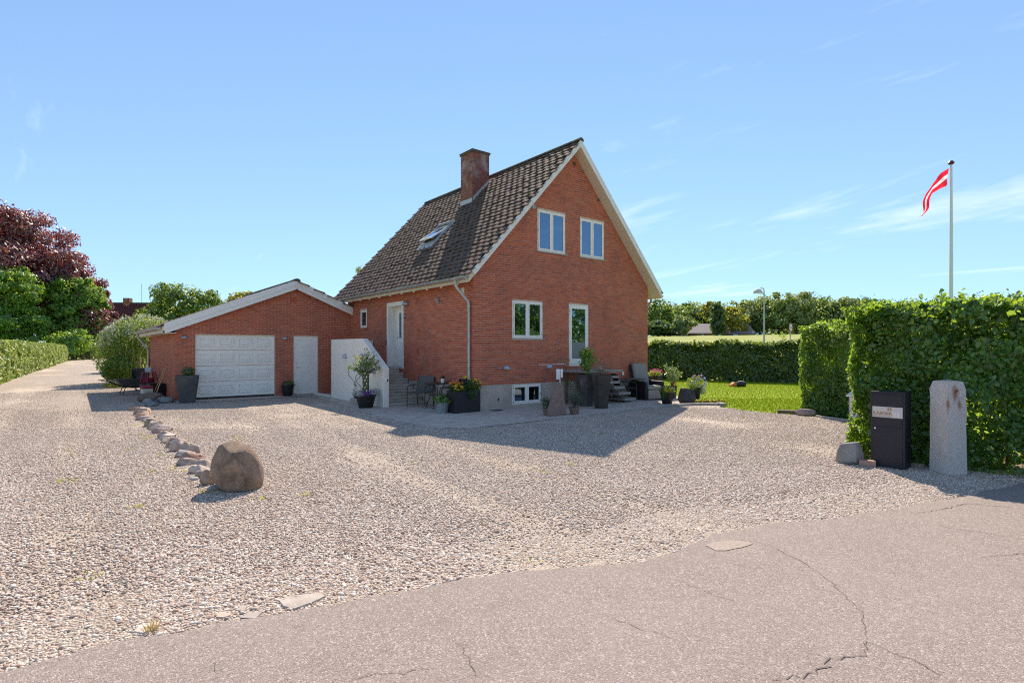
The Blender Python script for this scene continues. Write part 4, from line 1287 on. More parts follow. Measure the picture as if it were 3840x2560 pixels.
# roof
GO = .31; gy0, gy1 = -GO, GL + .25; gxe = GX - .42
roofg = MB().prism([(gp(gxe + .05), gy0 + .03, gz(gxe + .05) - .03), (gp(GRX), gy0 + .03, GRZ - .03), (gp(-.005), gy0 + .03, gz(0) - .03), (gp(-.005), gy0 + .03, gz(0) - .2), (gp(GRX), gy0 + .03, GRZ - .2), (gp(gxe + .05), gy0 + .03, gz(gxe + .05) - .2)], (0, gy1 - gy0, 0)).build('roof', MT['cream'], garage)
ng_ = math.sqrt(1 + GS*GS)
for (xa, xb) in ((gxe + .09, GRX), (GRX, -.02)):
    for (d0, d1, pr, nm) in ((-.035, .165, 0.0, 'barge_board'), (-.01, .0, .0, None)):
        if nm is None: continue
        m = MB().prism([(gp(xa), gy0, gz(xa) - d0*ng_), (gp(xb), gy0, gz(xb) - d0*ng_), (gp(xb), gy0, gz(xb) - .15*ng_), (gp(xa), gy0, gz(xa) - .15*ng_)], (0, .026, 0)); m.build('barge_board', MT['barge'], roofg, bevel=.003)
        m = MB().prism([(gp(xa), gy0 + .012, gz(xa) - .152*ng_), (gp(xb), gy0 + .012, gz(xb) - .152*ng_), (gp(xb), gy0 + .012, gz(xb) - .28*ng_), (gp(xa) + .03, gy0 + .012, gz(xa + .03) - .28*ng_)], (0, .024, 0)); m.build('barge_board', MT['barge'], roofg, bevel=.003)
def gtiles(xa, sgn, cols, nind, ln, rows):
    u = Vector((sgn, 0, GS)).normalized()
    if sgn > 0: tile_roof(roofg, rows, cols, .30, .30, (gp(xa), gy1, gz(xa) - .05), (0, -1, 0), u, None, nind, seed=5)
    else: tile_roof(roofg, rows, cols, .30, .30, (gp(xa), gy0, gz(xa) - .05), (0, 1, 0), u, None, nind, seed=6)
gtiles(gxe, 1, 26, 300, 0, 15)
gtiles(-.12, -1, 26, 0, 0, 7)
for i in range(22):
    y = gy0 - .03 + i*.36
    m = MB(); V = [(.13*math.cos(math.pi*k/6), .10*math.sin(math.pi*k/6)) for k in range(7)]
    m.prism([(gp(GRX) + a, y, GRZ - .02 + b + (.0 if i else .01)) for a, b in V], (0, .38, 0)); m.build('ridge_tile', MT['moss'], roofg)
gg = gutter(garage, gp(gxe) - .05, gz(gxe) - .05, gy0 + .05, gy1, .07)
m = MB().box(gp(gxe) + .03, gp(gxe) + .055, gy0 + .03, gy1, gz(gxe) - .23, gz(gxe) - .05); m.box(gp(gxe) + .05, gp(GX) + .01, gy0 + .03, gy1, gz(gxe) - .235, gz(gxe) - .215)
m.build('fascia', MT['cream'], garage, bevel=.003)
yb = GL - .1
MB().tube([(gp(gxe) - .05, yb, gz(gxe) - .1), (gp(gxe) - .05, yb, gz(gxe) - .2), (gp(gxe) - .02, yb, gz(gxe) - .28), (-.12, yb, 1.72), (-.08, yb, 1.62), (-.08, yb, .05)], .045, 10).build('downpipe', MT['zinc'], garage, True)
MB().quad((0, GL, -.1), (-GX, GL, -.1), (-GX, GL, 3.2), (-GX + GRX - -0.0, GL, 4.0), (0, GL, 2.4)).build('back_wall', MT['mortar'], garage)
MB().box(.02, -GX - .06, .3, GL, .0, .02).build('floor_slab', MT['apron'], garage)

# ------------------------------------------------------------------ entrance stair with its white rendered parapet
st = thing('entrance_stair', (-1.51, 2.46, 0), 0, 'concrete entrance stair with white rendered parapet up to the front door', 'stair')
def stp(x, y): return x + 1.51, y - 2.46
noses = [2.50, 2.77, 3.07, 3.39, 3.72, 4.04, 4.34]
tops = [.085, .25, .415, .58, .745, .91, 1.075]
for i in range(7):
    y0 = noses[i] - 2.46; y1 = (noses[i+1] - 2.46 + .06) if i < 6 else 6.6 - 2.46
    m = MB().box(.19, 1.49, y0 + .03, y1, (tops[i-1] if i else -.05), tops[i] - .045); m.box(.19, 1.49, y0, y1, tops[i] - .045, tops[i])
    m.build('step', MT['step'], st, bevel=.010)
pp = [(0, -.05), (0, 1.14), (1.50, 2.03), (4.16, 2.03), (4.16, -.05)]
MB().prism([(0, y, z) for y, z in pp], (.19, 0, 0)).build('parapet', MT['render'], st, bevel=.012)
MB().box(.19, 1.49, 3.98, 4.16, .9, 2.0).build('rear_wall', MT['render'], st, bevel=.01)
for (y, z) in ((5.30, 1.40), (3.95, 1.42), (3.08, .97)): wall_lamp(st, (0, y - 2.46, z), -math.pi/2, .21, .14, .12)
m = MB().box(.06, .15, -.035, 0, .74, .83); so_ = m.build('socket', MT['white'], st, bevel=.008)
MB().box(.10, .145, -.04, -.03, .755, .81).build('socket_flap', MT['black'], so_)
stepk = MB().box(-.05, .14, 0, 1.75, -.03, .045).build('concrete_kerb', MT['render'], bevel=.01, loc=(-1.45, 6.72, 0)); tag(stepk, 'low pale concrete kerb between the white parapet and the garage side door', 'kerb')

# ------------------------------------------------------------------ plants: materials and small builders
MT['leaf_hedge'] = leafmat('hornbeam_leaf', (.080, .170, .026), (.44, .62, .04), .46, .5, .05, .03)
MT['leaf_beech'] = leafmat('back_hedge_leaf', (.060, .115, .022), (.40, .48, .06), .36, .4, .06)
MT['leaf_lane'] = leafmat('lane_hedge_leaf', (.21, .28, .065), (.46, .52, .10), .35, .35, .04)
MT['leaf_purple'] = leafmat('copper_beech_leaf', (.17, .042, .050), (.42, .085, .075), .34, .45, .10, .02)
MT['leaf_bright'] = leafmat('bright_green_leaf', (.105, .215, .022), (.46, .64, .04), .44, .5, .06)
MT['leaf_dark'] = leafmat('dark_green_leaf', (.045, .095, .02), (.24, .36, .04), .36, .45, .06)
MT['leaf_mid'] = leafmat('mid_green_leaf', (.095, .17, .028), (.44, .56, .06), .42, .4, .06)
MT['leaf_far'] = leafmat('far_green_leaf', (.15, .225, .055), (.52, .62, .12), .42, .4, .05)
MT['leaf_pale'] = leafmat('pale_green_leaf', (.21, .275, .09), (.58, .64, .17), .42, .35, .05)
MT['leaf_gold'] = leafmat('golden_green_leaf', (.24, .25, .035), (.70, .66, .06), .42, .35, .04)
MT['leaf_olive'] = leafmat('olive_leaf', (.105, .135, .080), (.24, .30, .13), .3, .35, .06)
MT['leaf_lettuce'] = leafmat('lettuce_leaf', (.105, .185, .035), (.30, .44, .05), .35, .35, .06)
MT['blossom'] = leafmat('white_blossom', (.52, .52, .40), (.6, .6, .4), .25, .2, .03, .01)
MT['yellow'] = leafmat('yellow_petal', (.80, .56, .010), (.8, .6, .02), .25, .2, .03, .015)
MT['orangep'] = leafmat('orange_petal', (.75, .24, .02), (.8, .3, .02), .25, .25, .03, .02)
MT['pink'] = leafmat('pink_petal', (.72, .055, .27), (.8, .1, .35), .3, .25, .03, .02)
MT['violet'] = leafmat('violet_petal', (.28, .05, .42), (.4, .1, .55), .3, .25, .03, .02)
MT['blue'] = leafmat('blue_petal', (.28, .26, .62), (.4, .4, .75), .3, .25, .03, .02)
MT['silverleaf'] = leafmat('silver_leaf', (.42, .42, .40), (.5, .5, .45), .2, .3, .05, .01)
MT['darkpurple'] = leafmat('black_pansy', (.015, .008, .016), (.04, .01, .04), .2, .3, .05, .02)
MT['dry'] = leafmat('dry_stem', (.34, .27, .18), (.4, .3, .18), .2, .3, .03, .02)

def soil_disc(parent, r_, z, n=20, sx=1, sy=1):
    return MB().lathe([(r_, z - .02), (r_*.5, z + .01), (.002, z + .015)], n, sx=sx, sy=sy).build('soil', MT['soil'], parent, True)

def stems(parent, tips, base_r, z0, rad_, mat, name='stem', n=5, g=None, bend=.2):
    m = MB()
    for tx, ty, tz in tips:
        a = R.uniform(0, 6.28); rr = R.uniform(0, base_r)
        b = Vector((rr*math.cos(a), rr*math.sin(a), z0)); e = Vector((tx, ty, tz))
        mid = b.lerp(e, .5) + Vector((R.gauss(0, bend), R.gauss(0, bend), 0))*(e - b).length*.3
        m.tube([b, mid, e], [rad_, rad_*.8, rad_*.45], n)
    return m.build(name, mat, parent, True)
G = np.random.default_rng(11)
# ------------------------------------------------------------------ pots and planters
def pot_round(parent, r0, r1, h, mat, rim=.012, name='pot', n=28):
    return MB().lathe([(r0*.96, 0), (r0, .01), ((r0+r1)/2*1.01, h*.5), (r1, h - .03), (r1 + rim, h - .025), (r1 + rim, h), (r1 - .015, h), (r1 - .03, h - .06)], n).build(name, mat, parent, True)
def pot_poly(parent, r0, r1, h, mat, n=6, ph=0, name='pot', wall=.03):
    o = MB().lathe([(r0, 0), (r1, h), (r1 - wall, h), (r1 - wall*1.3, h - .06)], n, ph=ph).build(name, mat, parent, bevel=.008)
    return o
def sphere_foliage(name, n, c, r, size, mat, parent, seed, inner=.3, aspect=.55, spread=1.2, six=False, up=.4):
    g = np.random.default_rng(seed)
    P = ell(n, c, r, g, inner)
    N = (P - np.asarray(c))/np.asarray(r); N = N*.7 + np.array([[0, 0, up]])
    return leaves(name, P, size, mat, parent, N=N, aspect=aspect, spread=spread, seed=seed, six=six, T=N*.8)

# tall grey planter at the garage corner
p = thing('tall_planter', (-5.73, 7.86, 0), rad(20), 'tall tapered grey planter with green shrub at the garage corner', 'planter')
pot_poly(p, .245, .365, .86, MT['matte'], 6, rad(-8))
MB().lathe([(.33, .80), (.001, .82)], 6, ph=rad(-8)).build('soil', MT['soil'], p)
sphere_foliage('shrub', 420, (0.02, 0, .98), (.22, .22, .17), .06, MT['leaf_dark'], p, 21)
sphere_foliage('flowers', 25, (0.02, 0, 1.0), (.22, .22, .17), .03, MT['orangep'], p, 22, .8)

p = thing('flower_pot', (-2.5, 8.28, 0), 0, 'round black pot with dark foliage beside the garage side door', 'flower pot')
pot_round(p, .155, .215, .37, MT['black'])
soil_disc(p, .20, .34)
sphere_foliage('foliage', 420, (.02, -.02, .44), (.25, .22, .14), .055, MT['leaf_dark'], p, 23)
petals('flowers', ell(9, (-.05, -.12, .50), (.2, .12, .1), G, .7), .05, MT['pink'], p)
m = MB(); m.tube([(.1, 0, .4), (.2, 0, .62), (.18, .0, .75)], .006, 5); m.build('stem', MT['leaf_dark'], p)

# plaited oleander in a black pot
p = thing('potted_oleander', (-1.93, 2.72, 0), 0, 'plaited oleander standard with violet and silver underplanting in black pot', 'potted tree')
pot_round(p, .20, .285, .37, MT['black'])
soil_disc(p, .26, .34)
m = MB()
for k in range(10):
    a0 = 2*math.pi*k/10; d = 1 if k % 2 else -1; pts = []
    for i in range(26):
        u = i/25; a = a0 + d*u*math.pi*1.5; r_ = .082 + .004*math.sin(u*9 + k)
        if u > .86: r_ += (u - .86)*1.0
        pts.append((r_*math.cos(a), r_*math.sin(a), .34 + u*.75))
    m.tube(pts, .0155, 6)
m.build('plaited_trunk', MT['barkm'] if False else basic('green_bark', (.115, .105, .035), .3, .7, 20), p, True)
T_ = []
P = []
rr = np.random.default_rng(5)
tips = [(-.42, -.1, 1.30), (-.28, .1, 1.50), (-.12, -.15, 1.42), (.05, .05, 1.58), (.2, -.1, 1.56), (.32, .1, 1.45), (.46, -.05, 1.18), (-.5, .05, 1.18), (0, .3, 1.45), (-.1, -.35, 1.25), (.25, -.3, 1.35), (-.3, -.25, 1.05), (.14, .2, 1.62)]
m = MB()
for tx, ty, tz in tips:
    m.tube([(tx*.15, ty*.15, 1.02), (tx*.55, ty*.55, (1.02 + tz)/2 + .06), (tx, ty, tz)], [.011, .008, .004], 5)
    n = 42; u = rr.uniform(.35, 1.05, n)
    q = np.array([tx, ty, tz])[None]*u[:, None] + np.array([0, 0, 1.02])[None]*(1 - u)[:, None]
    P.append(q + rr.normal(size=(n, 3))*.045)
m.build('branches', MT['barkm'], p, True)
P = np.concatenate(P)
leaves('foliage', P, .115, MT['leaf_mid'], p, aspect=.17, spread=1.0, seed=4, T=(P - np.array([0, 0, 1.0]))*2.2)
petals('yellow_blossom', ell(16, (-.27, -.12, 1.46), (.10, .08, .09), G, .2), .045, MT['yellow'], p)
petals('violet_flowers', ell(60, (.02, -.16, .42), (.17, .13, .10), G, .3), .055, MT['violet'], p)
sphere_foliage('silver_foliage', 300, (-.22, -.05, .42), (.2, .2, .12), .045, MT['silverleaf'], p, 31)
sphere_foliage('silver_foliage', 300, (.24, -.02, .43), (.2, .2, .14), .045, MT['silverleaf'], p, 32)

# two concrete troughs with heart shaped wire trellises
def heart(m, cx, zb, w, h):
    pts = []
    for i in range(49):
        a = 2*math.pi*i/48
        x = 16*math.sin(a)**3; z = 13*math.cos(a) - 5*math.cos(2*a) - 2*math.cos(3*a) - math.cos(4*a)
        pts.append((cx + x/16*w/2, 0, zb + (z + 17)/29*h))
    m.tube(pts, .0095, 6, closed=True)
for (x, y, dx, zb, hh, lab) in ((-1.72, 4.02, 0, .62, .50, 'left concrete trough with taller heart shaped wire trellis and wilted plant'), (-1.64, 3.62, 0, .44, .50, 'right concrete trough with lower heart shaped wire trellis and ivy')):
    p = thing('heart_trellis_trough', (x, y, 0), rad(-30), lab, 'trough')
    MB().box(-.14, .14, -.08, .08, 0, .17).build('trough', MT['concrete'], p, bevel=.008)
    m = MB(); heart(m, 0, zb, .42, hh); m.tube([(0, 0, .1), (0, 0, zb + .02)], .0075, 6)
    m.build('heart_trellis', MT['timber'], p, True)
    if zb > .5:
        MB().lathe([(.045, 0), (.06, .12), (.05, .12)], 14, (.02, -.02, .16)).build('inner_pot', MT['black'], p, True)
    P = np.concatenate([ell(60, (.02, 0, .27), (.10, .08, .08), G), np.stack([G.normal(0, .03, 50), G.normal(0, .03, 50), G.uniform(.2, zb + .05, 50)], 1)])
    leaves('foliage', P, .04, MT['leaf_dark'] if zb > .5 else MT['leaf_olive'], p, seed=int(zb*100))

# ------------------------------------------------------------------ garden furniture
def rattan_chair(loc, rz, label, mat_tube, mat_seat, group=None):
    """faces local -y"""
    p = thing('garden_chair', loc, rz, label, 'chair', group)
    w, d = .29, .27
    MB().box(-w + .02, w - .02, -d, d - .02, .40, .435).build('seat', mat_seat, p, bevel=.012)
    m = MB(); V = []; F = []; nx, nz = 8, 6
    for j in range(nz + 1):
        v = j/nz
        for i in range(nx + 1):
            u = i/nx*2 - 1
            V.append((u*(w - .03)*(1 - .06*v*v), d - .03 + .13*v - .04*(1 - u*u)*-1 + .02*v*v, .42 + .47*v))
    b = len(V); V += [(x, y + .022, z) for x, y, z in V]
    for j in range(nz):
        for i in range(nx):
            a = j*(nx+1) + i; F.append((a, a+1, a+nx+2, a+nx+1)); F.append((b+a, b+a+nx+1, b+a+nx+2, b+a+1))
    rim = [i for i in range(nx+1)] + [j*(nx+1) + nx for j in range(1, nz+1)] + [nz*(nx+1) + i for i in range(nx-1, -1, -1)] + [j*(nx+1) for j in range(nz-1, 0, -1)]
    for a, c_ in zip(rim, rim[1:] + rim[:1]): F.append((c_, a, b+a, b+c_))
    m.v = V; m.f = F; m.build('backrest', mat_seat, p, True)
    for s_ in (-1, 1):
        MB().tube([(s_*w, -d - .02, .0), (s_*w, -d - .01, .50), (s_*w, -d + .01, .585), (s_*w, -d + .07, .625), (s_*w, -d + .14, .635), (s_*w, d + .02, .63)], .0135, 8).build('arm', mat_tube, p, True)
        MB().tube([(s_*(w - .02), d + .06, 0), (s_*(w - .02), d - .01, .42), (s_*(w - .025), d + .10, .88)], .0125, 8).build('rear_leg', mat_tube, p, True)
        for yy in (-d - .02, d + .06): MB().lathe([(.016, 0), (.017, .03)], 8, (s_*(w if yy < 0 else w - .02), yy, 0)).build('foot_cap', MT['steel'], p)
    MB().tube([(-w, -d - .005, .41), (w, -d - .005, .41)], .012, 8).build('front_rail', mat_tube, p, True)
    return p
rattan_chair((-.52, 2.02, 0), rad(-57), 'brown woven garden chair nearest the entrance stair', MT['brownmetal'], MT['mesh'], 'woven chairs by the side wall')
rattan_chair((-.36, .62, 0), rad(-118), 'brown woven garden chair mostly hidden behind the yellow flower box', MT['brownmetal'], MT['mesh'], 'woven chairs by the side wall')
p = thing('garden_table', (-.42, 1.28, 0), 0, 'small round dark garden table between two woven chairs', 'table')
MB().lathe([(.33, .70), (.34, .71), (.34, .725), (.33, .735), (.001, .735)], 32).build('table_top', MT['brownmetal'], p, True)
for k in range(4):
    a = rad(45 + 90*k); c_, s_ = math.cos(a), math.sin(a)
    MB().tube([(.31*c_, .31*s_, 0), (.20*c_, .20*s_, .3), (.16*c_, .16*s_, .5), (.24*c_, .24*s_, .70)], .012, 8).build('leg', MT['brownmetal'], p, True)
m = MB().tube([(.18*math.cos(i*.2618), .18*math.sin(i*.2618), .38) for i in range(24)], .008, 6, closed=True); m.build('ring', MT['brownmetal'], p, True)
p = thing('small_pot', (-.30, 1.13, .735), 0, 'small white pot with green succulent on the round garden table', 'pot')
MB().lathe([(.045, 0), (.055, .12), (.05, .12), (.045, .1)], 18).build('pot', MT['whitecloth'], p, True)
sphere_foliage('foliage', 90, (0, 0, .16), (.07, .07, .06), .045, MT['leaf_dark'], p, 41)

p = thing('flower_box', (-.31, .02, 0), rad(2), 'black rectangular planter box brimming with yellow and orange flowers', 'planter')
m = MB(); m.box(-.42, .42, -.20, -.18, 0, .58); m.box(-.42, .42, .18, .20, 0, .58); m.box(-.42, -.40, -.18, .18, 0, .58); m.box(.40, .42, -.18, .18, 0, .58); m.box(-.40, .40, -.18, .18, .0, .52)
m.build('box', MT['boxblack'], p, bevel=.006)
P = np.concatenate([ell(1500, (-.22, -.02, .66), (.26, .24, .15), G, .1), ell(1700, (.22, -.04, .68), (.30, .26, .20), G, .1), ell(250, (.12, -.24, .50), (.16, .07, .14), G, .1)])
leaves('foliage', P, .05, MT['leaf_dark'], p, aspect=.42, seed=44)
petals('orange_flowers', ell(70, (-.30, -.08, .76), (.24, .20, .10), G, .6), .055, MT['orangep'], p, np.array([[0, -.6, 1.]]), 5)
petals('yellow_flowers', np.concatenate([ell(40, (-.28, -.18, .68), (.20, .10, .10), G, .6), ell(60, (.30, -.10, .76), (.22, .20, .16), G, .6), ell(14, (.06, .05, .92), (.06, .06, .05), G, .5), ell(14, (.44, -.08, .62), (.06, .12, .12), G, .5)]), .06, MT['yellow'], p, np.array([[0, -.7, 1.]]), 6)
sphere_foliage('dark_pansies', 110, (-.06, -.02, .82), (.12, .14, .10), .06, MT['darkpurple'], p, 45, aspect=.9)

p = thing('lettuce_tub', (-.86, .22, 0), rad(35), 'grey zinc tub of green lettuce in front of the black flower box', 'tub')
MB().lathe([(.17, 0), (.235, .27), (.245, .275), (.245, .285), (.22, .285), (.205, .22)], 28, sx=1.0, sy=.8).build('tub', MT['galv'], p, True)
MB().lathe([(.21, .23), (.001, .25)], 28, sx=1, sy=.8).build('soil', MT['soil'], p)
m = MB().tube([(-.03, -.205, .20), (-.015, -.225, .215), (.015, -.225, .215), (.03, -.205, .20)], .006, 6); m.build('handle', MT['black'], p)
P = ell(190, (0, 0, .34), (.27, .22, .11), G, .5)
leaves('lettuce', P, .12, MT['leaf_lettuce'], p, N=(P - np.array([0, 0, .25]))*2, aspect=.85, spread=.7, six=True, seed=46)

# standing stone, service post and small pots at the kerb
m = MB().lathe([(.235, 0), (.25, .06), (.238, .18), (.208, .32), (.182, .45), (.162, .58), (.142, .68), (.118, .76), (.085, .82), (.045, .86), (.01, .87)], 40, sx=1.0, sy=.62)
o = m.build('standing_stone', MT['pinkgranite'], None, True)
for v in o.data.vertices:
    q = v.co.copy(); k = 1 + .13*noise.noise(q*4 + Vector((2, 5, 1))) + .06*noise.noise(q*11) + .03*noise.noise(q*27)
    v.co = Vector((q.x*k + .05*(q.z/.86)**2 - .03, q.y*k, q.z))
o.location = (1.04, -2.26, -.01); o.rotation_euler = (0, 0, rad(-35))
tag(o, 'upright pinkish granite standing stone on the terrace edge', 'stone')
p = thing('service_post', (1.72, -1.62, 0), rad(-38), 'white service box on a steel post behind the standing stone', 'post')
MB().box(-.022, .022, -.022, .022, 0, .92).build('post', MT['galvpole'], p, bevel=.004)
MB().prism([(-.10, .06, .88), (-.10, -.03, .88), (-.10, -.06, 1.09), (-.10, -.045, 1.16), (-.10, .06, 1.16)], (.10, 0, 0)).build('service_box', MT['whitecloth'], p, bevel=.01)
MB().box(.012, .075, -.04, .06, .93, 1.16).build('meter_box', MT['white'], p, bevel=.01)
MB().tube([(-.07, 0, .88), (-.12, -.02, .65), (-.22, .05, .5), (-.24, .1, .3), (-.2, .16, .1)], .008, 6).build('cable', MT['black'], p, True)
MB().tube([(.12, 0, 1.3), (.16, 0, 1.2), (.17, 0, 1.0), (.14, .02, .9), (.3, .1, .85), (.5, .2, .82)], .008, 6).build('hose', MT['black'], p, True)
MB().tube([(-.55, .6, 1.26), (-.2, .4, 1.27), (.12, .03, 1.30), (.16, 0, 1.28)], .009, 6).build('conduit', MT['whitecloth'], p, True)
p = thing('shrub_pot', (.98, -1.90, 0), 0, 'small terracotta pot with dark shrub left of the standing stone', 'flower pot')
pot_round(p, .078, .105, .18, MT['terracotta'], .006); soil_disc(p, .09, .165)
sphere_foliage('shrub', 380, (0, 0, .32), (.14, .14, .17), .045, MT['leaf_dark'], p, 51)
p = thing('olive_pot', (1.63, -2.26, 0), 0, 'terracotta pot with grey green olive bush right of the standing stone', 'flower pot')
pot_round(p, .105, .14, .20, MT['terracotta'], .008); soil_disc(p, .125, .18)
tips = [(-.05, 0, 1.06), (-.16, .02, .85), (.12, 0, .70), (.2, .05, .58), (.22, -.05, .42), (.05, .1, .82), (-.2, 0, .55), (0, -.15, .5), (-.12, .12, .65)]
stems(p, tips, .03, .17, .006, MT['barkm'])
P = []
for tx, ty, tz in tips:
    n = 75; u = G.uniform(.25, 1.05, n); P.append(np.stack([tx*u, ty*u, .18 + (tz - .18)*u], 1) + G.normal(size=(n, 3))*.04)
P.append(ell(260, (.03, 0, .42), (.19, .17, .17), G, .1))
P = np.concatenate(P); leaves('foliage', P, .05, MT['leaf_olive'], p, aspect=.22, seed=52, T=np.array([[0, 0, 1.2]]))

# the two tall dark pots
for (x, y, lab, k) in ((3.36, -1.62, 'front tall dark pot with dry grass stems before the garden steps', 0), (3.42, -.98, 'rear tall dark pot with bright green leafy plant before the terrace door', 1)):
    p = thing('tall_dark_pot', (x, y, 0), rad(12 + 25*k), lab, 'planter', 'tall dark pots by the garden steps')
    pot_poly(p, .20, .30, .95, MT['darkpot'], 8, rad(10), wall=.035)
    MB().lathe([(.26, .88), (.001, .90)], 8, ph=rad(10)).build('soil', MT['soil'], p)
    if k:
        tips = [(R.gauss(0, .13), R.gauss(0, .13), R.uniform(1.15, 1.58)) for _ in range(26)]
        tips += [(.16, 0, 1.66), (.05, .05, 1.62)]
        stems(p, tips, .12, .88, .006, MT['leaf_bright'])
        P = np.concatenate([np.array(tp)[None] + G.normal(size=(20, 3))*np.array([.06, .06, .08]) for tp in tips])
        leaves('foliage', P, .085, MT['leaf_bright'], p, aspect=.5, seed=53, six=True)
    else:
        tips = [(R.gauss(0, .2), R.gauss(0, .2), R.uniform(1.02, 1.5)) for _ in range(46)]
        stems(p, tips, .12, .88, .005, MT['dry'], 'dry_stems', bend=.5)
        leaves('dry_foliage', ell(120, (0, 0, 1.02), (.2, .2, .1), G, .2), .06, MT['dry'], p, seed=54, aspect=.2)
    if k == 0:
        pass
# garden steps to the terrace door
p = thing('garden_steps', (3.30, -1.05, 0), 0, 'weathered plank steps leading up to the terrace door', 'steps')
m = MB()
for j in range(6): m.box(0, 1.75, .04 + j*.165, .04 + j*.165 + .158, .99, 1.05)
for j in range(6):
    MB().box(0, 1.75, .04 + j*.168, .04 + j*.168 + .16, .985, 1.05).build('platform_plank', MT['deck'], p, bevel=.004)
for (x0, x1, z) in ((1.20, 1.60, .87), (1.08, 1.56, .70), (1.30, 1.80, .52), (1.52, 2.08, .33), (1.78, 2.34, .13)):
    MB().box(x0 if z < .8 else 1.2, x1 if z < .8 else 1.5, 0.0, 1.0, z - .075, z).build('tread', MT['deck'], p, bevel=.006)
for y in (.40, .86):
    MB().prism([(1.1, y, .99), (1.2, y, .99), (2.25, y, .0), (2.02, y, .0), (1.1, y, .86)], (0, .05, 0)).build('stringer', MT['timber'], p)
    for x in (.06, 1.1): MB().box(x, x + .08, y, y + .08, 0, .985).build('post', MT['timber'], p)
o = link('small_rock', rock_mesh('small_rock', (.10, .08, .13), 9, 2, .15), MT['redstone']); o.location = (3.95, -1.02, 1.05); tag(o, 'fist sized pink stone lying on the plank platform', 'stone')
# black wicker chair and little wall table
rattan_chair((5.72, -.52, 0), rad(62), 'black wicker chair beside the garden steps', MT['brownmetal'], MT['wicker'])
p = thing('folding_table', (6.25, -.42, 0), 0, 'dark folding table against the gable wall between chair and recliner', 'table')
MB().box(-.42, .42, -.22, .25, .68, .705).build('table_top', MT['timber'], p, bevel=.006)
for s_ in (-1, 1):
    MB().tube([(s_*.34, -.18, .68), (-s_*.10 + s_*.3, .2, 0)], .012, 6).build('leg', MT['brownmetal'], p); MB().tube([(s_*.34, .2, .68), (-s_*.10 + s_*.3, -.18, 0)], .012, 6).build('leg', MT['brownmetal'], p)
# recliner
p = thing('recliner', (6.72, -.62, 0), rad(-12), 'black wicker recliner with grey cushions at the house corner', 'armchair')
for s_ in (-1, 1):
    m = MB().prism([(s_*.36 - .055, -.44, 0), (s_*.36 - .055, -.44, .56), (s_*.36 - .055, -.38, .62), (s_*.36 - .055, .34, .62), (s_*.36 - .055, .40, .56), (s_*.36 - .055, .40, 0)], (.11, 0, 0)); m.build('arm', MT['wicker'], p, bevel=.03)
MB().box(-.30, .30, -.40, .34, .08, .34).build('base', MT['wicker'], p, bevel=.02)
MB().box(-.295, .295, -.46, .20, .345, .47).build('seat_cushion', MT['cushion'], p, bevel=.05, seg=4)
MB().box(-.295, .295, -.47, -.41, .03, .335).build('foot_cushion', MT['cushion'], p, bevel=.025, seg=3)
o = MB().box(-.295, .295, -.07, .07, 0, .80).build('back_cushion', MT['cushion'], p, bevel=.05, seg=4); o.location = (0, .22, .42); o.rotation_euler = (rad(-14), 0, 0)
o = MB().box(-.32, .32, .075, .125, -.05, .80).build('back_frame', MT['wicker'], p, bevel=.02); o.location = (0, .22, .42); o.rotation_euler = (rad(-14), 0, 0)
MB().box(.05, .2, -.30, -.12, .47, .476).build('cloth', MT['ivory'], p)

# pots right of the house
p = thing('pink_flower_planter', (8.25, .18, 0), rad(10), 'tall square black planter with pink flowers behind the recliner', 'planter')
m = MB(); m.box(-.2, .2, -.2, -.18, 0, .72); m.box(-.2, .2, .18, .2, 0, .72); m.box(-.2, -.18, -.18, .18, 0, .72); m.box(.18, .2, -.18, .18, 0, .72); m.box(-.18, .18, -.18, .18, .0, .66)
m.build('box', MT['boxblack'], p, bevel=.006)
leaves('foliage', ell(500, (-.10, -.05, .80), (.36, .24, .12), G, .2), .055, MT['leaf_bright'], p, seed=61)
petals('pink_flowers', ell(70, (-.08, -.08, .86), (.38, .24, .11), G, .7), .075, MT['pink'], p, np.array([[0, -.8, 1.]]))
p = thing('leafy_potted_plant', (7.72, -.95, 0), 0, 'tall potted shrub with glossy pale leaves in a grey brown pot', 'potted plant')
pot_round(p, .13, .165, .42, MT['darkpot']); soil_disc(p, .14, .39)
tips = [(-.32, 0, 1.12), (-.2, .05, 1.02), (-.05, -.05, 1.05), (.12, 0, 1.08), (.28, .05, 1.0), (.36, -.05, .82), (.18, -.12, .85), (-.28, -.1, .85), (0, .15, .92), (-.1, -.2, .8)]
stems(p, tips, .05, .38, .008, MT['barkm'])
P = []
for tx, ty, tz in tips:
    n = 44; u = G.uniform(.45, 1.08, n); P.append(np.stack([tx*u, ty*u, .4 + (tz - .4)*u], 1) + G.normal(size=(n, 3))*.05)
P = np.concatenate(P); leaves('foliage', P, .10, leafmat('glossy_leaf', (.10, .17, .045), (.4, .5, .06), .4, .3, .16, .02, .25), p, aspect=.42, seed=62)
petals('orange_flowers', ell(40, (.02, -.05, .52), (.10, .1, .12), G, .3), .05, MT['orangep'], p)
p = thing('yellow_flower_pot', (5.86, -2.08, 0), 0, 'round black bowl pot with small yellow flowers on the terrace edge', 'flower pot')
pot_round(p, .15, .21, .36, MT['black'], .01); soil_disc(p, .19, .33)
leaves('foliage', np.concatenate([ell(420, (0, 0, .42), (.26, .24, .14), G, .2), ell(80, (-.24, -.05, .28), (.07, .08, .12), G, .2)]), .07, MT['leaf_mid'], p, seed=63, aspect=.4)
petals('yellow_flowers', ell(24, (-.05, -.14, .43), (.26, .14, .09), G, .7), .05, MT['yellow'], p, np.array([[0, -.7, 1.]]))
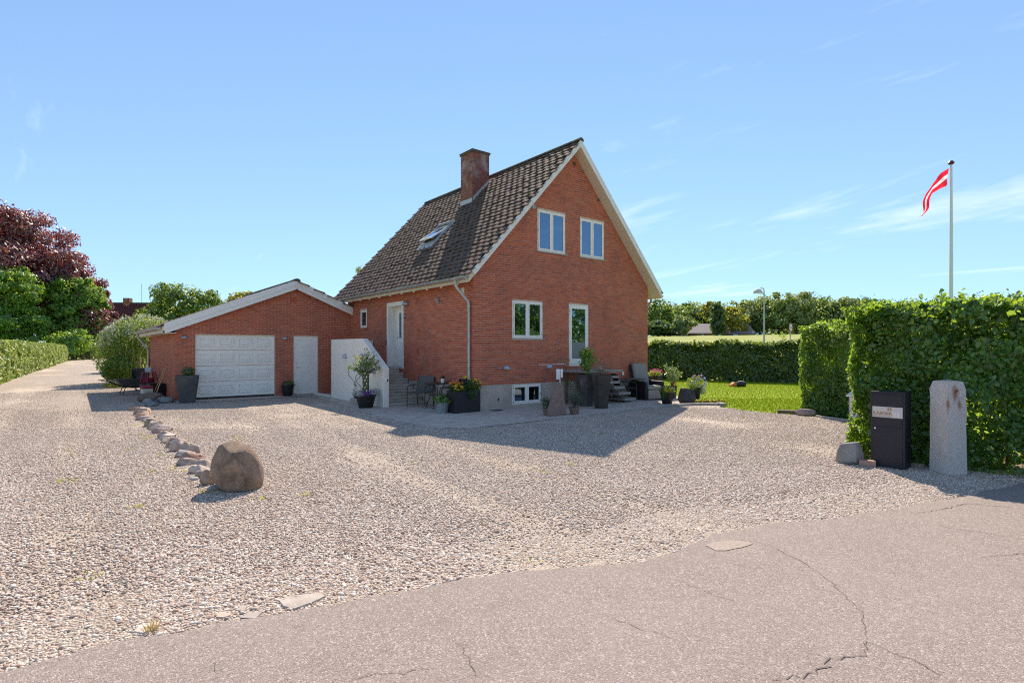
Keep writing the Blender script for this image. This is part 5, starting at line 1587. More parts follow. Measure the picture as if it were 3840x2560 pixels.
o = link('dark_boulder', rock_mesh('dark_boulder', (.29, .16, .52), 5, 4, .08, .35, 1.3), MT['darkstone']); o.location = (6.50, -2.36, 0); o.rotation_euler = (0, 0, rad(-45)); tag(o, 'upright dark grey boulder on the terrace between flower pots', 'boulder')
p = thing('blue_flower_pot', (7.55, -1.98, 0), 0, 'dark pot with cascading blue flowers behind the dark boulder', 'flower pot')
pot_round(p, .12, .18, .42, MT['black']); soil_disc(p, .16, .39)
leaves('foliage', np.concatenate([ell(700, (0, 0, .56), (.34, .30, .26), G, .2), ell(140, (.28, -.08, .34), (.1, .1, .2), G, .2), ell(120, (-.26, -.05, .42), (.12, .1, .16), G, .2)]), .065, MT['leaf_mid'], p, seed=64, aspect=.4)
petals('blue_flowers', np.concatenate([ell(90, (.1, -.06, .62), (.32, .28, .24), G, .8), ell(25, (.3, -.1, .36), (.08, .1, .18), G, .7)]), .06, MT['blue'], p, np.array([[-.2, -.7, .8]]))
petals('orange_flowers', ell(14, (.02, -.05, .8), (.16, .12, .06), G, .7), .05, MT['orangep'], p)
p = thing('edging_plants', (7.05, -2.7, 0), 0, 'row of low yellow green leafy plants along the curved edging', 'plant')
leaves('foliage', np.concatenate([ell(60, (a*.16, -.25*math.sin(a*.5) , .06), (.10, .09, .05), G, .2) for a in range(-3, 4)]), .07, MT['leaf_gold'], p, seed=65, aspect=.7)
bed = sheet('planting_bed', [(6.5, -2.9), (6.8, -3.25), (7.0, -3.3), (7.3, -2.75), (7.9, -2.3), (7.6, -1.75), (6.95, -2.4)], .0, MT['soil']); tag(bed, 'small earth bed inside the curved concrete edging', 'flower bed')

# mower-like machine on the lawn
p = thing('garden_tool', (14.7, .66, -.01), rad(-30), 'orange and black garden machine lying on the lawn', 'garden machine')
MB().lathe([(.09, 0), (.115, .01), (.115, .44), (.09, .46)], 20).build('black_drum', MT['black'], p, True, loc=(.02, 0, .12), rot=(0, math.pi/2, 0))
MB().prism([(-.26, -.11, .03), (.02, -.11, .01), (.02, -.11, .20), (-.10, -.11, .21), (-.22, -.11, .12)], (0, .22, 0)).build('orange_housing', MT['orange'], p, bevel=.02)
MB().tube([(.1, 0, .22), (.2, 0, .26), (.35, 0, .26), (.42, 0, .22)], .012, 8).build('carry_handle', MT['whitecloth'], p, True)

# ------------------------------------------------------------------ entrance: mailbox, granite post, stones
p = thing('mailbox', (.80, -9.62, ZG), rad(3), 'tall black parcel mailbox with a silver name plate in front of the hedge', 'mailbox')
MB().box(-.12, .20, -.215, .215, 0, 1.11).build('body', MT['mailbox'], p, bevel=.006)
MB().box(-.128, -.118, -.185, .185, .60, .885).build('door', MT['mailbox'], p, bevel=.003)
MB().box(-.127, -.118, -.185, .185, .03, .595).build('lower_door', MT['mailbox'], p, bevel=.003)
MB().box(-.128, -.118, -.185, .185, .89, 1.06).build('flap', MT['mailbox'], p, bevel=.003)
MB().box(-.136, -.118, -.19, .19, 1.06, 1.075).build('slot_lip', MT['mailbox'], p)
pln = MB().box(-.1325, -.1285, -.187, .187, .735, .890).build('name_plate', MT['plate'], p)
def tx(s, size, y, z, mat, **k):
    M = Matrix.Translation((-.1332, y, z)) @ Matrix(((0, 0, -1, 0), (-1, 0, 0, 0), (0, 1, 0, 0), (0, 0, 0, 1)))
    return text_mesh(s, size, 'lettering', MT[mat], pln, M, **k)
tx('23', .058, .005, .838, 'copper', bold=.0022, sx=1.05)
tx('RAEDER', .058, .180, .775, 'copper', bold=.0016, sx=1.13)
tx('MARIANNE & THOMAS', .0165, .178, .750, 'copper', bold=.0004, sx=1.33)
tx('23', .078, -.070, .757, 'whitetext', sx=1.05, bold=.001)
MB().lathe([(.013, 0), (.013, .006), (.006, .008)], 16).build('lock', MT['steel'], p, True, loc=(-.127, .155, .57), rot=(0, -math.pi/2, 0))
# granite gate post
p = thing('dry_grass_tuft', (-8.22, -8.47, ZG), 0, 'small dry yellow grass tuft beside the leftmost flat stone', 'grass tuft')
m = MB()
for k in range(60):
    a_ = R.uniform(0, 6.28); r_ = R.uniform(0, .035); l_ = R.uniform(.03, .075); t_ = R.uniform(.1, 1.0)
    m.tube([(r_*math.cos(a_), r_*math.sin(a_), 0), (r_*math.cos(a_) + t_*l_*.6*math.cos(a_), r_*math.sin(a_) + t_*l_*.6*math.sin(a_), l_*.7), (r_*math.cos(a_) + t_*l_*1.2*math.cos(a_), r_*math.sin(a_) + t_*l_*1.2*math.sin(a_), l_*.75)], [.0016, .0012, .0005], 4)
m.build('blades', basic('dry_grass', (.62, .45, .14), .3, .9), p)
p = thing('granite_post', (1.0, -10.26, ZG - .03), rad(58), 'rough hewn grey granite gate post with rust streaks', 'post')
m = bmesh.new(); bmesh.ops.create_cube(m, size=1)
bmesh.ops.subdivide_edges(m, edges=m.edges[:], cuts=9, use_grid_fill=True)
for v in m.verts:
    x, y, z = v.co; u = z + .5
    k = .146*(1 - .04*u); ch = max(0, (u - .93)/.07); k2 = k*(1 - .16*ch)
    q = Vector((x*2*k2, y*2*k2, u*1.33 - ch*.02*(abs(x) + abs(y))))
    nn = noise.noise(q*9 + Vector((3, 1, 7)))*.010 + noise.noise(q*23)*.005
    v.co = q + Vector((x, y, 0)).normalized()*nn
me = bpy.data.meshes.new('shaft'); m.to_mesh(me); m.free()
me.polygons.foreach_set('use_smooth', [True]*len(me.polygons)); me.set_sharp_from_angle(angle=rad(35))
link('shaft', me, MT['granite'], p)
# iron pintle and its rust: on the right hand face
MB().tube([(-.172, .02, 1.19), (-.12, .02, 1.19)], .012, 10).build('iron_pintle', MT['rust'], p, True)
o = link('grey_boulder', rock_mesh('grey_boulder', (.21, .19, .40), 14, 4, .10, .42, 1.2, shear=(-.12, 0)), MT['greystone']); o.location = (.62, -9.16, ZG - .02); o.rotation_euler = (0, 0, rad(60)); tag(o, 'pale grey boulder leaning at the foot of the mailbox', 'boulder')
o = MB().box(-.105, .105, -.05, .05, 0, .095).build('loose_brick', MT['redstone'], bevel=.008, loc=(.565, -9.40, ZG), rot=(0, 0, rad(-60))); tag(o, 'reddish block lying against the mailbox', 'brick')
o = MB().box(-.11, .11, -.055, .055, 0, .06).build('loose_brick', MT['redstone'], bevel=.008, loc=(1.05, -9.86, ZG + .24), rot=(0, .1, rad(70))); tag(o, 'brick wedged in the hedge between mailbox and granite post', 'brick')
o.location.z = ZG
o = link('red_rock', rock_mesh('red_rock', (.27, .17, .20), 15, 3, .10, .35), MT['redstone']); o.location = (6.28, -6.06, ZG); o.rotation_euler = (0, 0, rad(-45)); tag(o, 'blocky reddish rock at the corner of the lawn', 'rock')
o = MB().box(-.28, .28, -.09, .09, 0, .09).build('timber_block', MT['timber'], bevel=.01, loc=(6.36, -5.58, ZG), rot=(0, 0, rad(-65))); tag(o, 'short dark timber beside the red rock at the lawn edge', 'timber')
kb = thing('hedge_kerb', (0, 0, 0), 0, 'row of grey kerb stones along the foot of the second hedge', 'kerb')
kerb_run([(6.2, -6.35), (5.98, -6.9), (5.8, -7.4)], .35, .1, .03, MT['kerb'], parent=kb)
p = thing('white_box', (6.30, -7.36, ZG), rad(-20), 'weathered white wooden box half hidden by the front hedge', 'box')
m = MB().box(-.2, .2, -.2, -.18, .05, .55); m.box(-.2, -.18, -.18, .2, .05, .55); m.box(.18, .2, -.18, .2, .05, .55); m.build('panel', MT['white'], p)
MB().box(-.17, .17, -.19, -.185, .02, .22).build('opening', MT['timber'], p)
for x in (-.2, .16):
    for y in (-.21, .16): MB().box(x, x + .04, y, y + .04, 0, .62).build('post', MT['white'], p, bevel=.003)
MB().prism([(-.25, -.26, .60), (0, -.26, .74), (.25, -.26, .60), (.25, -.26, .57), (0, -.26, .70), (-.25, -.26, .57)], (0, .5, 0)).build('roof', MT['white'], p)

# ------------------------------------------------------------------ stones along the driveway
me = rock_mesh('big_boulder', (1, 1, 1), 2, 5, .05, 0, .9, False)
for v in me.vertices:
    q = v.co.copy(); q.z = q.z*1.75 - .75; n_ = q.normalized()
    k = 1 + .10*noise.noise(n_*1.3 + Vector((4, 2, 9))) + .035*noise.noise(n_*4.2) + .018*noise.noise(n_*11) + .008*noise.noise(n_*27)
    q = n_*k; z = (q.z + 1)/2                     # 0 foot .. 1 crown
    w = (math.sin(math.pi*min(1, .20 + .68*z))**.62)*(1.0 - .10*z)
    r_ = math.hypot(q.x, q.y) or 1e-6; ww = max(.25, w)*min(1, r_*1.6)
    x_, y_ = q.x/r_*ww, q.y/r_*ww
    v.co = Vector((x_*.315 - .10*z + .04, y_*.28, max(0, z*1.06 - .06)*.60))
    if x_ < -.3 and z < .35: v.co.x += .07*(.35 - z)/.35
    for pn, pd in (((-.55, -.75, .36), .74), ((.80, -.50, .30), .78), ((.1, -.35, .93), .84), ((-.9, .3, .25), .85), ((.55, .45, .7), .80), ((.2, -.97, -.1), .86)):
        pn = Vector(pn).normalized(); q = Vector((v.co.x/.315, v.co.y/.28, (v.co.z - .29)/.31)); dd = q.dot(pn) - pd
        if dd > 0: q -= pn*dd*.80; v.co = Vector((q.x*.315, q.y*.28, max(0, q.z*.31 + .29)))
o = link('big_boulder', me, MT['boulder']); o.location = (-7.0, -5.02, ZG - .01); o.rotation_euler = (0, 0, rad(-38)); tag(o, 'large rounded brown boulder standing on the gravel', 'boulder')
rows = []; y = 6.8
while y > -4.05 and len(rows) < 34:
    rows.append((-7.18 + R.gauss(0, .06), y, R.uniform(.16, .25))); y -= R.uniform(.27, .42)
nr = len(rows)
for i, (x, y, s_) in enumerate(rows):
    k = nr - 1 - i
    o = link('edging_stone', rock_mesh('edging_stone', (s_*R.uniform(.75, 1.05), s_*R.uniform(.45, .75), s_*R.uniform(.65, 1.1)), 20 + i, 3, .30, R.choice([.38, .45, .52, .42]), 1.7), MT['redstone'] if i % 5 == 2 else MT['fieldstone'])
    o.location = (x, y, ZG - .035); o.rotation_euler = (R.gauss(0, .3), R.gauss(0, .3), R.gauss(.2, .6))
    tag(o, 'field stone, %s in the edging row counting from the large brown boulder' % ORD[k + 1], 'stone', 'stones edging the driveway')
o = link('edging_stone', rock_mesh('edging_stone', (.12, .10, .22), 61, 3, .1, .4), MT['fieldstone']); o.location = (-7.24, -4.52, ZG - .02); o.rotation_euler = (0, rad(10), .4)
tag(o, 'pointed field stone leaning against the large brown boulder', 'stone', 'stones edging the driveway')
for j, (x, y, s_, lab) in enumerate(((-7.22, -4.9, .10, 'smooth bluish cobble in the shadow of the large boulder'), (-7.35, -4.15, .075, 'small pale cobble beside the pointed stone'), (-7.1, -4.72, .045, 'tiny grey cobble wedged between large boulder and pointed stone'))):
    o = link('cobble', rock_mesh('cobble', (s_, s_*.8, s_*.7), 70 + j, 2, .06), MT['greystone']); o.location = (x, y, ZG - .01); o.rotation_euler = (0, 0, j); tag(o, lab, 'stone')

# rocks at the garage corner
for j, (x, y, sx, sy, sz, lab, mt) in enumerate(((-6.62, 8.95, .46, .25, .34, 'long low grey boulder at the garage corner', 'boulder'), (-6.75, 8.35, .15, .13, .18, 'small grey rock left below the long boulder', 'greystone'), (-6.28, 8.25, .24, .2, .22, 'rounded grey rock touching the garage corner', 'greystone'),
        (-6.52, 8.2, .11, .1, .15, 'small dark rock between two grey rocks at the garage corner', 'darkstone'), (-6.75, 7.35, .22, .17, .16, 'flat grey rock behind the last edging stone', 'greystone'))):
    o = link('garage_rock', rock_mesh('garage_rock', (sx, sy, sz), 80 + j, 4, .12, .15), MT[mt]); o.location = (x, y, ZG - .02); o.rotation_euler = (0, 0, rad(-38 + j*23)); tag(o, lab, 'rock', 'rocks at the garage corner')

# ------------------------------------------------------------------ wheelbarrows and buckets by the garage side
def barrow(loc, rot, label):
    p = thing('wheelbarrow', loc, 0, label, 'wheelbarrow'); p.rotation_euler = rot
    t0 = [(-.20, -.18), (.20, -.18), (.20, .22), (-.20, .22)]; t1 = [(-.33, -.42), (.33, -.42), (.30, .52), (-.30, .52)]
    m = MB(); V = [(x, y, .30) for x, y in t0] + [(x, y, .58) for x, y in t1] + [(x*.96, y*.96, .58) for x, y in t1] + [(x*.93, y*.93, .31) for x, y in t0]
    F = [(3, 2, 1, 0)] + [(i, (i+1) % 4, 4 + (i+1) % 4, 4 + i) for i in range(4)] + [(4+i, 4+(i+1) % 4, 8+(i+1) % 4, 8+i) for i in range(4)] + [(8+i, 8+(i+1) % 4, 12+(i+1) % 4, 12+i) for i in range(4)] + [(12, 13, 14, 15)]
    m.v = V; m.f = F; m.build('tray', MT['wbarrow'], p, bevel=.03, seg=3)
    for s_ in (-1, 1):
        MB().tube([(s_*.06, .62, .19), (s_*.20, .25, .27), (s_*.24, -.20, .30), (s_*.28, -.62, .52), (s_*.28, -.72, .56), (s_*.28, -.88, .56)], .016, 8).build('handle', MT['black'], p, True)
        MB().tube([(s_*.24, -.12, .30), (s_*.26, -.22, .02), (s_*.26, -.16, .01)], .014, 8).build('leg', MT['black'], p, True)
        MB().tube([(s_*.08, .60, .20), (s_*.25, .30, .55)], .012, 8).build('brace', MT['black'], p, True)
    w = MB().tube([(0, .62 + .14*math.cos(a*.3927), .19 + .14*math.sin(a*.3927)) for a in range(16)], .045, 8, closed=True).build('wheel', MT['black'], p, True)
    MB().tube([(-.07, .62, .19), (.07, .62, .19)], .03, 10).build('hub', MT['galvpole'], w)
    return p
b1 = barrow((-6.98, 12.9, ZG), (0, 0, rad(-82)), 'dark grey wheelbarrow standing on the gravel beside the garage')
MB().box(-.345, -.335, -.30, -.18, .42, .52).build('sticker', MT['whitecloth'], b1).rotation_euler = (0, .0, 0)
barrow((-6.35, 15.2, .25), (rad(-58), 0, rad(168)), 'second wheelbarrow tipped up on end against the garage side wall')
p = thing('tub', (-6.42, 12.0, ZG), 0, 'dark purple round tub between the wheelbarrow and the square bin', 'tub')
MB().lathe([(.22, 0), (.28, .42), (.30, .43), (.30, .45), (.27, .45), (.24, .05)], 24).build('tub_body', MT['purple'], p, True)
p = thing('square_bin', (-6.26, 10.9, ZG), rad(8), 'black square mortar bin against the garage side wall', 'bin')
MB().lathe([(.27, 0), (.37, .46), (.39, .46), (.39, .48), (.35, .48), (.25, .04)], 4, ph=rad(45)).build('bin_body', MT['black'], p, bevel=.02)
for (x0, x1, lab) in (((-6.40, 10.75), (-6.08, 10.3), 'left of two wooden tool handles in the black bin'), ((-6.42, 9.75), (-6.10, 9.55), 'right wooden tool handle leaning on the garage wall')):
    o = MB().tube([(0, 0, 0), (x1[0] - x0[0], x1[1] - x0[1], 1.0 if 'left' in lab else 1.05)], .018, 8).build('tool_handle', MT['ash'], None, True, loc=(x0[0], x0[1], ZG + (.05 if 'left' in lab else .12))); tag(o, lab, 'handle', 'wooden tool handles')
p = thing('ivory_canister', (-6.62, 10.2, ZG), rad(15), 'ivory plastic canister with a maroon lid behind the long boulder', 'canister')
MB().box(-.16, .16, -.12, .12, 0, .36).build('body', MT['ivory'], p, bevel=.03, seg=3)
MB().box(-.17, .17, -.13, .13, .365, .45).build('lid', MT['maroon'], p, bevel=.02)
p = thing('red_basket', (-6.36, 12.55, ZG), 0, 'maroon rubber basket with flared straps under a grey seat pad', 'basket')
MB().lathe([(.16, .42), (.24, .62), (.22, .62), (.14, .44)], 18).build('basket', MT['maroon'], p, True)
for k in range(7):
    a = k*.9; MB().tube([(.2*math.cos(a), .2*math.sin(a), .85), (.26*math.cos(a), .26*math.sin(a), .66), (.3*math.cos(a), .3*math.sin(a), .46)], .022, 6).build('strap', MT['maroon'], p, True)
MB().lathe([(.14, 0), (.15, .44)], 12).build('stand', MT['black'], p)
MB().box(-.15, .15, -.04, .04, .82, 1.02).build('seat_pad', MT['greyplastic'], p, bevel=.03, rot=(0, 0, rad(-50)))
# ------------------------------------------------------------------ hedges
def hedge(name, label, a, b, thick, h, n, size, mat, seed, side=1, six=False, z0=0., inner=900, rough=.10, wt=(1, .5, .8, .35), stemmat='barkm', z1=None, lowgap=.0, shoots=0):
    """hedge whose visible face runs from a to b; body lies on the left (side=1) or right of a->b"""
    g = np.random.default_rng(seed)
    a = np.array(a, float); b = np.array(b, float); L_ = np.linalg.norm(b - a); u = (b - a)/L_
    nrm = np.array([-u[1], u[0]])*side              # into the body
    p = thing(name, (a[0], a[1], z0), 0, label, 'hedge')
    def pack(s, d, z):
        return np.stack([u[0]*s + nrm[0]*d, u[1]*s + nrm[1]*d, z], 1)
    Ps = []; Ns = []
    def wob(s, z, k): return rough*(np.sin(s*2.1 + k) * .5 + np.sin(s*5.3 + z*3.1 + k*2)*.35 + np.sin(z*4.7 + k)*.3 + np.sin(s*11 + z*7)*.2)
    areas = np.array([L_*h*wt[0], L_*h*wt[1], L_*thick*wt[2], thick*h*wt[3]*2]); cnt = (n*areas/areas.sum()).astype(int)
    for k, c in enumerate(cnt):
        dep = np.abs(g.normal(0, .10, c))
        if k < 2:
            nc = max(8, int(L_*h*9)); cs = g.uniform(0, L_, nc); cz = h*g.uniform(lowgap, 1, nc); cd_ = g.normal(0, rough*.8, nc)
            ci = g.integers(0, nc, c); s = np.clip(cs[ci] + g.normal(0, .17, c), 0, L_); z = np.clip(cz[ci] + g.normal(0, .15, c), .03, h); d = dep + wob(s, z, k) + cd_[ci] + np.maximum(0, z - (h - .32))**2*1.4
            if k == 1: d = thick - d
            Ps.append(pack(s, d, z)); Ns.append(np.repeat([[*(nrm*(-1 if k == 0 else 1)), .25]], c, 0))
        elif k == 2:
            s = g.uniform(0, L_, c); d = g.uniform(0, thick, c); z = h - dep + wob(s, d, 3)*.8 + g.exponential(.03, c)
            edge_ = np.minimum(d, thick - d); z -= np.maximum(0, .28 - edge_)**2*2.2 + np.maximum(0, .5 - np.minimum(s, L_ - s))**2*.9
            z += .06*np.sin(s*1.7 + seed) + .04*np.sin(s*4.1 + 1)
            Ps.append(pack(s, d, z)); Ns.append(np.repeat([[0, 0, 1.]], c, 0))
        else:
            e = g.integers(0, 2, c); d = g.uniform(0, thick, c); z = h*g.uniform(lowgap, 1, c)
            s = np.where(e == 0, dep + wob(d, z, 5), L_ - dep - wob(d, z, 6)); Ps.append(pack(s, d, z))
            Ns.append(np.stack([np.where(e == 0, -u[0], u[0]), np.where(e == 0, -u[1], u[1]), np.full(c, .2)], 1))
    for q in range(shoots):
        s0 = g.uniform(.05, L_ - .05); d0 = g.uniform(.05, thick - .05); k_ = 14; z_ = np.linspace(-.05, g.uniform(.05, .22), k_)
        Ps.append(pack(s0 + g.normal(0, .03, k_), d0 + g.normal(0, .03, k_), h + z_)); Ns.append(np.zeros((k_, 3)))
    s = g.uniform(0, L_, inner); Ps.append(pack(s, g.uniform(.1, thick - .1, inner), h*g.uniform(.03, .95, inner))); Ns.append(np.zeros((inner, 3)))
    P = np.concatenate(Ps); N = np.concatenate(Ns)
    o = leaves('foliage', P, size*g.choice([.6, .8, 1.0, 1.25, 1.5], len(P), p=[.2, .25, .25, .2, .1]), mat, p, N=N*.9, spread=.75, six=six, seed=seed, aspect=.68)
    o['kind'] = 'stuff'
    m = MB(); rr = random.Random(seed); k = int(L_/.35)
    for i in range(k):
        s = (i + rr.random())*L_/k; d = thick*rr.uniform(.35, .65)
        for q in range(2):
            b_ = pack(np.array([s]), np.array([d]), np.array([0.]))[0]; e_ = pack(np.array([s + rr.gauss(0, .25)]), np.array([d + rr.gauss(0, .12)]), np.array([h*rr.uniform(.7, .92)]))[0]
            mid = (b_ + e_)/2 + np.array([rr.gauss(0, .06), rr.gauss(0, .06), 0])
            m.tube([tuple(b_), tuple(mid), tuple(e_)], [.022, .016, .006], 5)
    m.build('stems', MT[stemmat], p, True)
    return p
hedge('front_hedge', 'tall leafy hedge behind the mailbox and granite post', (1.16, -9.02), (2.62, -14.4), 1.15, 2.42, 95000, .068, MT['leaf_hedge'], 101, 1, True, ZG, 9000, .17, (1, .25, .9, .6), shoots=60)
hedge('garden_hedge', 'narrow upright hedge at the lawn corner behind the front hedge', (7.02, -5.62), (6.0, -8.6), 1.2, 2.36, 50000, .068, MT['leaf_hedge'], 102, 1, False, ZG, 5000, .14, (1, .3, .9, .8), shoots=60)
hedge('back_hedge', 'long clipped dark hedge along the back of the lawn', (13.2, 16.5), (23.6, -10.8), 1.1, 2.02, 80000, .15, MT['leaf_beech'], 103, 1, False, ZG, 34000, .10, (1, .15, 1.3, .1), shoots=120)
hedge('lane_hedge', 'long clipped light green hedge along the left of the gravel lane', (-12.25, 4.0), (-9.35, 85), 1.3, 2.1, 110000, .15, MT['leaf_lane'], 104, 1, False, ZG, 6000, .12, (1.2, .1, 1, .05), 'barkm')

# ------------------------------------------------------------------ trees
def tree(name, label, base, lobes, nleaf, size, mat, trunk=.25, seed=1, clump=.30, group=None, cat='tree', th=None, barkm='barkm', nclump=26, leafasp=.7, parent=None, inner=.25):
    """lobes: (dx,dy,z,rx,ry,rz) relative to base"""
    g = np.random.default_rng(seed); rr = random.Random(seed)
    p = thing(name, base, 0, label, cat, group)
    vol = np.array([l[3]*l[4]*l[5] for l in lobes])**(2/3); vol /= vol.sum()
    Ps = []; Ns = []; cc = []
    for l, w in zip(lobes, vol):
        c = np.array(l[:3]); r = np.array(l[3:])
        nc = max(5, int(nclump*len(lobes)*w)); d = g.normal(size=(nc, 3)); d /= np.linalg.norm(d, axis=1)[:, None]
        q = g.uniform(.5, 1.0, nc)[:, None]; cen = c + d*q*r; cc += [tuple(x) for x in cen[:6]]
        nl = int(nleaf*w*.78/nc)
        for k in range(nc):
            cr = r*clump*g.uniform(.6, 1.25)
            e = g.normal(size=(nl, 3)); e /= np.linalg.norm(e, axis=1)[:, None]
            x = cen[k] + e*(g.uniform(.15, 1, nl)**.5)[:, None]*cr*np.array([1, 1, .75])
            Ps.append(x); Ns.append(e*.6 + d[k]*.5 + np.array([0, 0, .35]))
        ni = int(nleaf*w*.22); x = ell(ni, c, r*.85, g, inner); Ps.append(x); Ns.append((x - c)/r)
    P = np.concatenate(Ps); N = np.concatenate(Ns)
    ok = P[:, 2] > .15; P = P[ok]; N = N[ok]
    leaves('crown', P, size, mat, p, N=N, spread=.8, seed=seed, aspect=leafasp)
    zt = th or max(l[2] for l in lobes)
    m = MB(); pts = [(rr.gauss(0, .03)*i, rr.gauss(0, .03)*i, zt*i/5) for i in range(6)]
    m.tube(pts, [trunk*(1.15 - .8*i/5) for i in range(6)], 9)
    m.build('trunk', MT[barkm], p, True)
    m = MB()
    for c in cc[:26]:
        z0 = min(zt*.85, max(zt*.25, c[2]*.6)); u = z0/zt*5; i = min(4, int(u)); a = Vector(pts[i]).lerp(Vector(pts[i+1]), u - i)
        e = Vector(c); mid = a.lerp(e, .5) + Vector((0, 0, .08*(e - a).length)); m.tube([a, mid, e], [trunk*.32, trunk*.2, trunk*.07], 5)
    m.build('limbs', MT[barkm], p, True)
    return p
tree('copper_beech', 'huge dark purple copper beech at the left edge', (-19.5, 108, 0), [(0, 0, 15.5, 13, 11, 9.5), (8.5, -3, 11.5, 7.2, 7, 7.6), (-8, 2, 16.5, 9, 9, 8), (12.2, -5, 8.5, 4.2, 4.5, 5.5), (-1, 0, 20.8, 8, 8, 5.2), (13.6, -9, 6.2, 2.8, 3, 3.4), (10.5, -8, 5.0, 2.6, 3, 3.0)], 110000, .44, MT['leaf_purple'], .8, 201, .20, nclump=64)
tree('green_tree', 'broad green tree below the copper beech at the left edge of the picture', (-16.2, 96, 0), [(0, 0, 10.2, 5.2, 4, 4.0), (-1.2, 0, 6.2, 6.4, 4, 4.6), (-5.0, 0, 9.0, 4.4, 4, 4.4), (2.2, 1, 4.6, 4.0, 4, 3.8)], 46000, .36, MT['leaf_bright'], .4, 202, .20, 'green trees over the lane hedge', nclump=44)
tree('green_tree', 'broad green tree standing right of centre below the copper beech', (-8.6, 100, 0), [(-.4, 0, 9.4, 4.2, 3.6, 4.2), (.2, 0, 4.8, 5.0, 4, 4.2), (2.2, 0, 9.6, 2.6, 2.6, 3.0), (-3.0, 0, 10.6, 2.6, 2.4, 2.2)], 46000, .36, MT['leaf_bright'], .38, 203, .20, 'green trees over the lane hedge', nclump=44)
tree('lane_shrub', 'low yellow green shrub at the far end of the lane', (-4.2, 110, 0), [(0, 0, 2.0, 3.6, 2.2, 2.4), (2.8, 1, 1.6, 2.8, 2, 2.0)], 5000, .3, MT['leaf_gold'], .12, 204, .35, cat='shrub')
tree('lane_shrub', 'mid green shrub between the lane hedge and the copper beech', (-9.2, 92, 0), [(0, 0, 2.4, 3.4, 2.2, 2.4)], 5000, .3, MT['leaf_bright'], .12, 205, .35, cat='shrub')
hedge('lane_end_hedge', 'short pale hedge right of the farm gate where the lane bends', (-6.6, 99.0), (-1.0, 112.5), 1.2, 1.7, 12000, .2, MT['leaf_lane'], 105, 1, False, ZG, 900, .12, (1.2, .1, 1, .05))
# white flowering shrub by the garage
p = thing('white_flowering_shrub', (-6.0, 20.2, 0), 0, 'tall shrub covered in white blossom behind the garage corner', 'shrub')
g = np.random.default_rng(77)
lob = [((0, 0, 2.35), (1.35, 1.5, 1.05)), ((-.75, -.5, 1.9), (.9, 1.0, 1.05)), ((.7, .2, 2.1), (.9, 1.1, 1.1)), ((-.95, 1.2, 1.5), (1.0, 1.3, 1.3)), ((-.9, -1.0, .7), (.75, .8, .65)), ((.4, 2.5, 1.8), (1.4, 1.6, 1.5))]
P = np.concatenate([ell(3600, c, r, g, .35) for c, r in lob]); P = P[P[:, 2] > .1]
leaves('foliage', P, .105, MT['leaf_mid'], p, N=np.array([[0, 0, .5]]), seed=78)
B_ = np.concatenate([ell(170, c, np.array(r)*1.03, g, .93) for c, r in lob[:4]]); B_ = B_[(B_[:, 2] > 2.0 + .5*np.sin(B_[:, 1]*2.3))]
B_ = np.concatenate([b_ + g.normal(size=(10, 3))*.06 for b_ in B_])
o = leaves('blossom', B_, .075, MT['blossom'], p, seed=79, aspect=.9)
m = MB(); rr = random.Random(5)
for i in range(34):
    a = rr.uniform(0, 6.28); r_ = rr.uniform(.1, .75); x, y = r_*math.cos(a) - .1, r_*math.sin(a)*1.2 - .2
    m.tube([(x*.7, y*.7, 0), (x + rr.gauss(0, .08), y + rr.gauss(0, .08), .7), (x*1.3 + rr.gauss(0, .12), y*1.3 + rr.gauss(0, .12), 1.4), (x*1.6 + rr.gauss(0, .2), y*1.6, 2.1)], [.03, .026, .02, .008], 6)
m.build('stems', MT['palebark'], p, True)
p = thing('border_plants', (-6.9, 17.6, ZG), 0, 'low flowering border plants at the foot of the white shrub', 'plant')
leaves('foliage', np.concatenate([ell(420, (-.2, .3, .12), (.5, .6, .16), g, .2), ell(300, (.3, -.3, .1), (.5, .4, .14), g, .2)]), .09, MT['leaf_gold'], p, seed=80)
petals('flowers', ell(60, (-.3, .3, .25), (.4, .5, .1), g, .5), .06, MT['blossom'], p)

tree('garden_tree', 'rounded green tree rising behind the garage roof', (-1.6, 39, 0), [(0, 0, 5.0, 2.6, 2.6, 2.3), (-1.2, 0, 3.8, 2.2, 2.2, 2.2), (1.5, -.6, 4.6, 2.1, 2, 1.9)], 17000, .22, MT['leaf_mid'], .22, 210, .24, nclump=30)
tree('garden_tree', 'yellow green treetop just above the garage ridge', (2.6, 37.5, 0), [(0, 0, 5.2, 1.9, 1.9, 1.5), (-1, 0, 4.2, 1.9, 1.9, 1.8), (1.6, 0, 4.4, 1.5, 1.5, 1.6)], 8000, .24, MT['leaf_gold'], .2, 211, .28)
tree('birch_tree', 'thin birch top showing left of the house roof', (10.4, 31.3, 0), [(0, 0, 7.2, 1.0, 1.0, 1.9), (.2, .4, 5.4, 1.3, 1.3, 1.8), (-.35, .3, 6.2, .8, .8, .8)], 3600, .17, MT['leaf_pale'], .14, 212, .30, barkm='palebark', nclump=22)
tree('garden_tree', 'low green bush seen between the barn and the garage roof', (-2.6, 36.5, 0), [(0, 0, 2.2, 1.6, 1.6, 1.6)], 3500, .2, MT['leaf_bright'], .12, 213, .3, cat='tree')

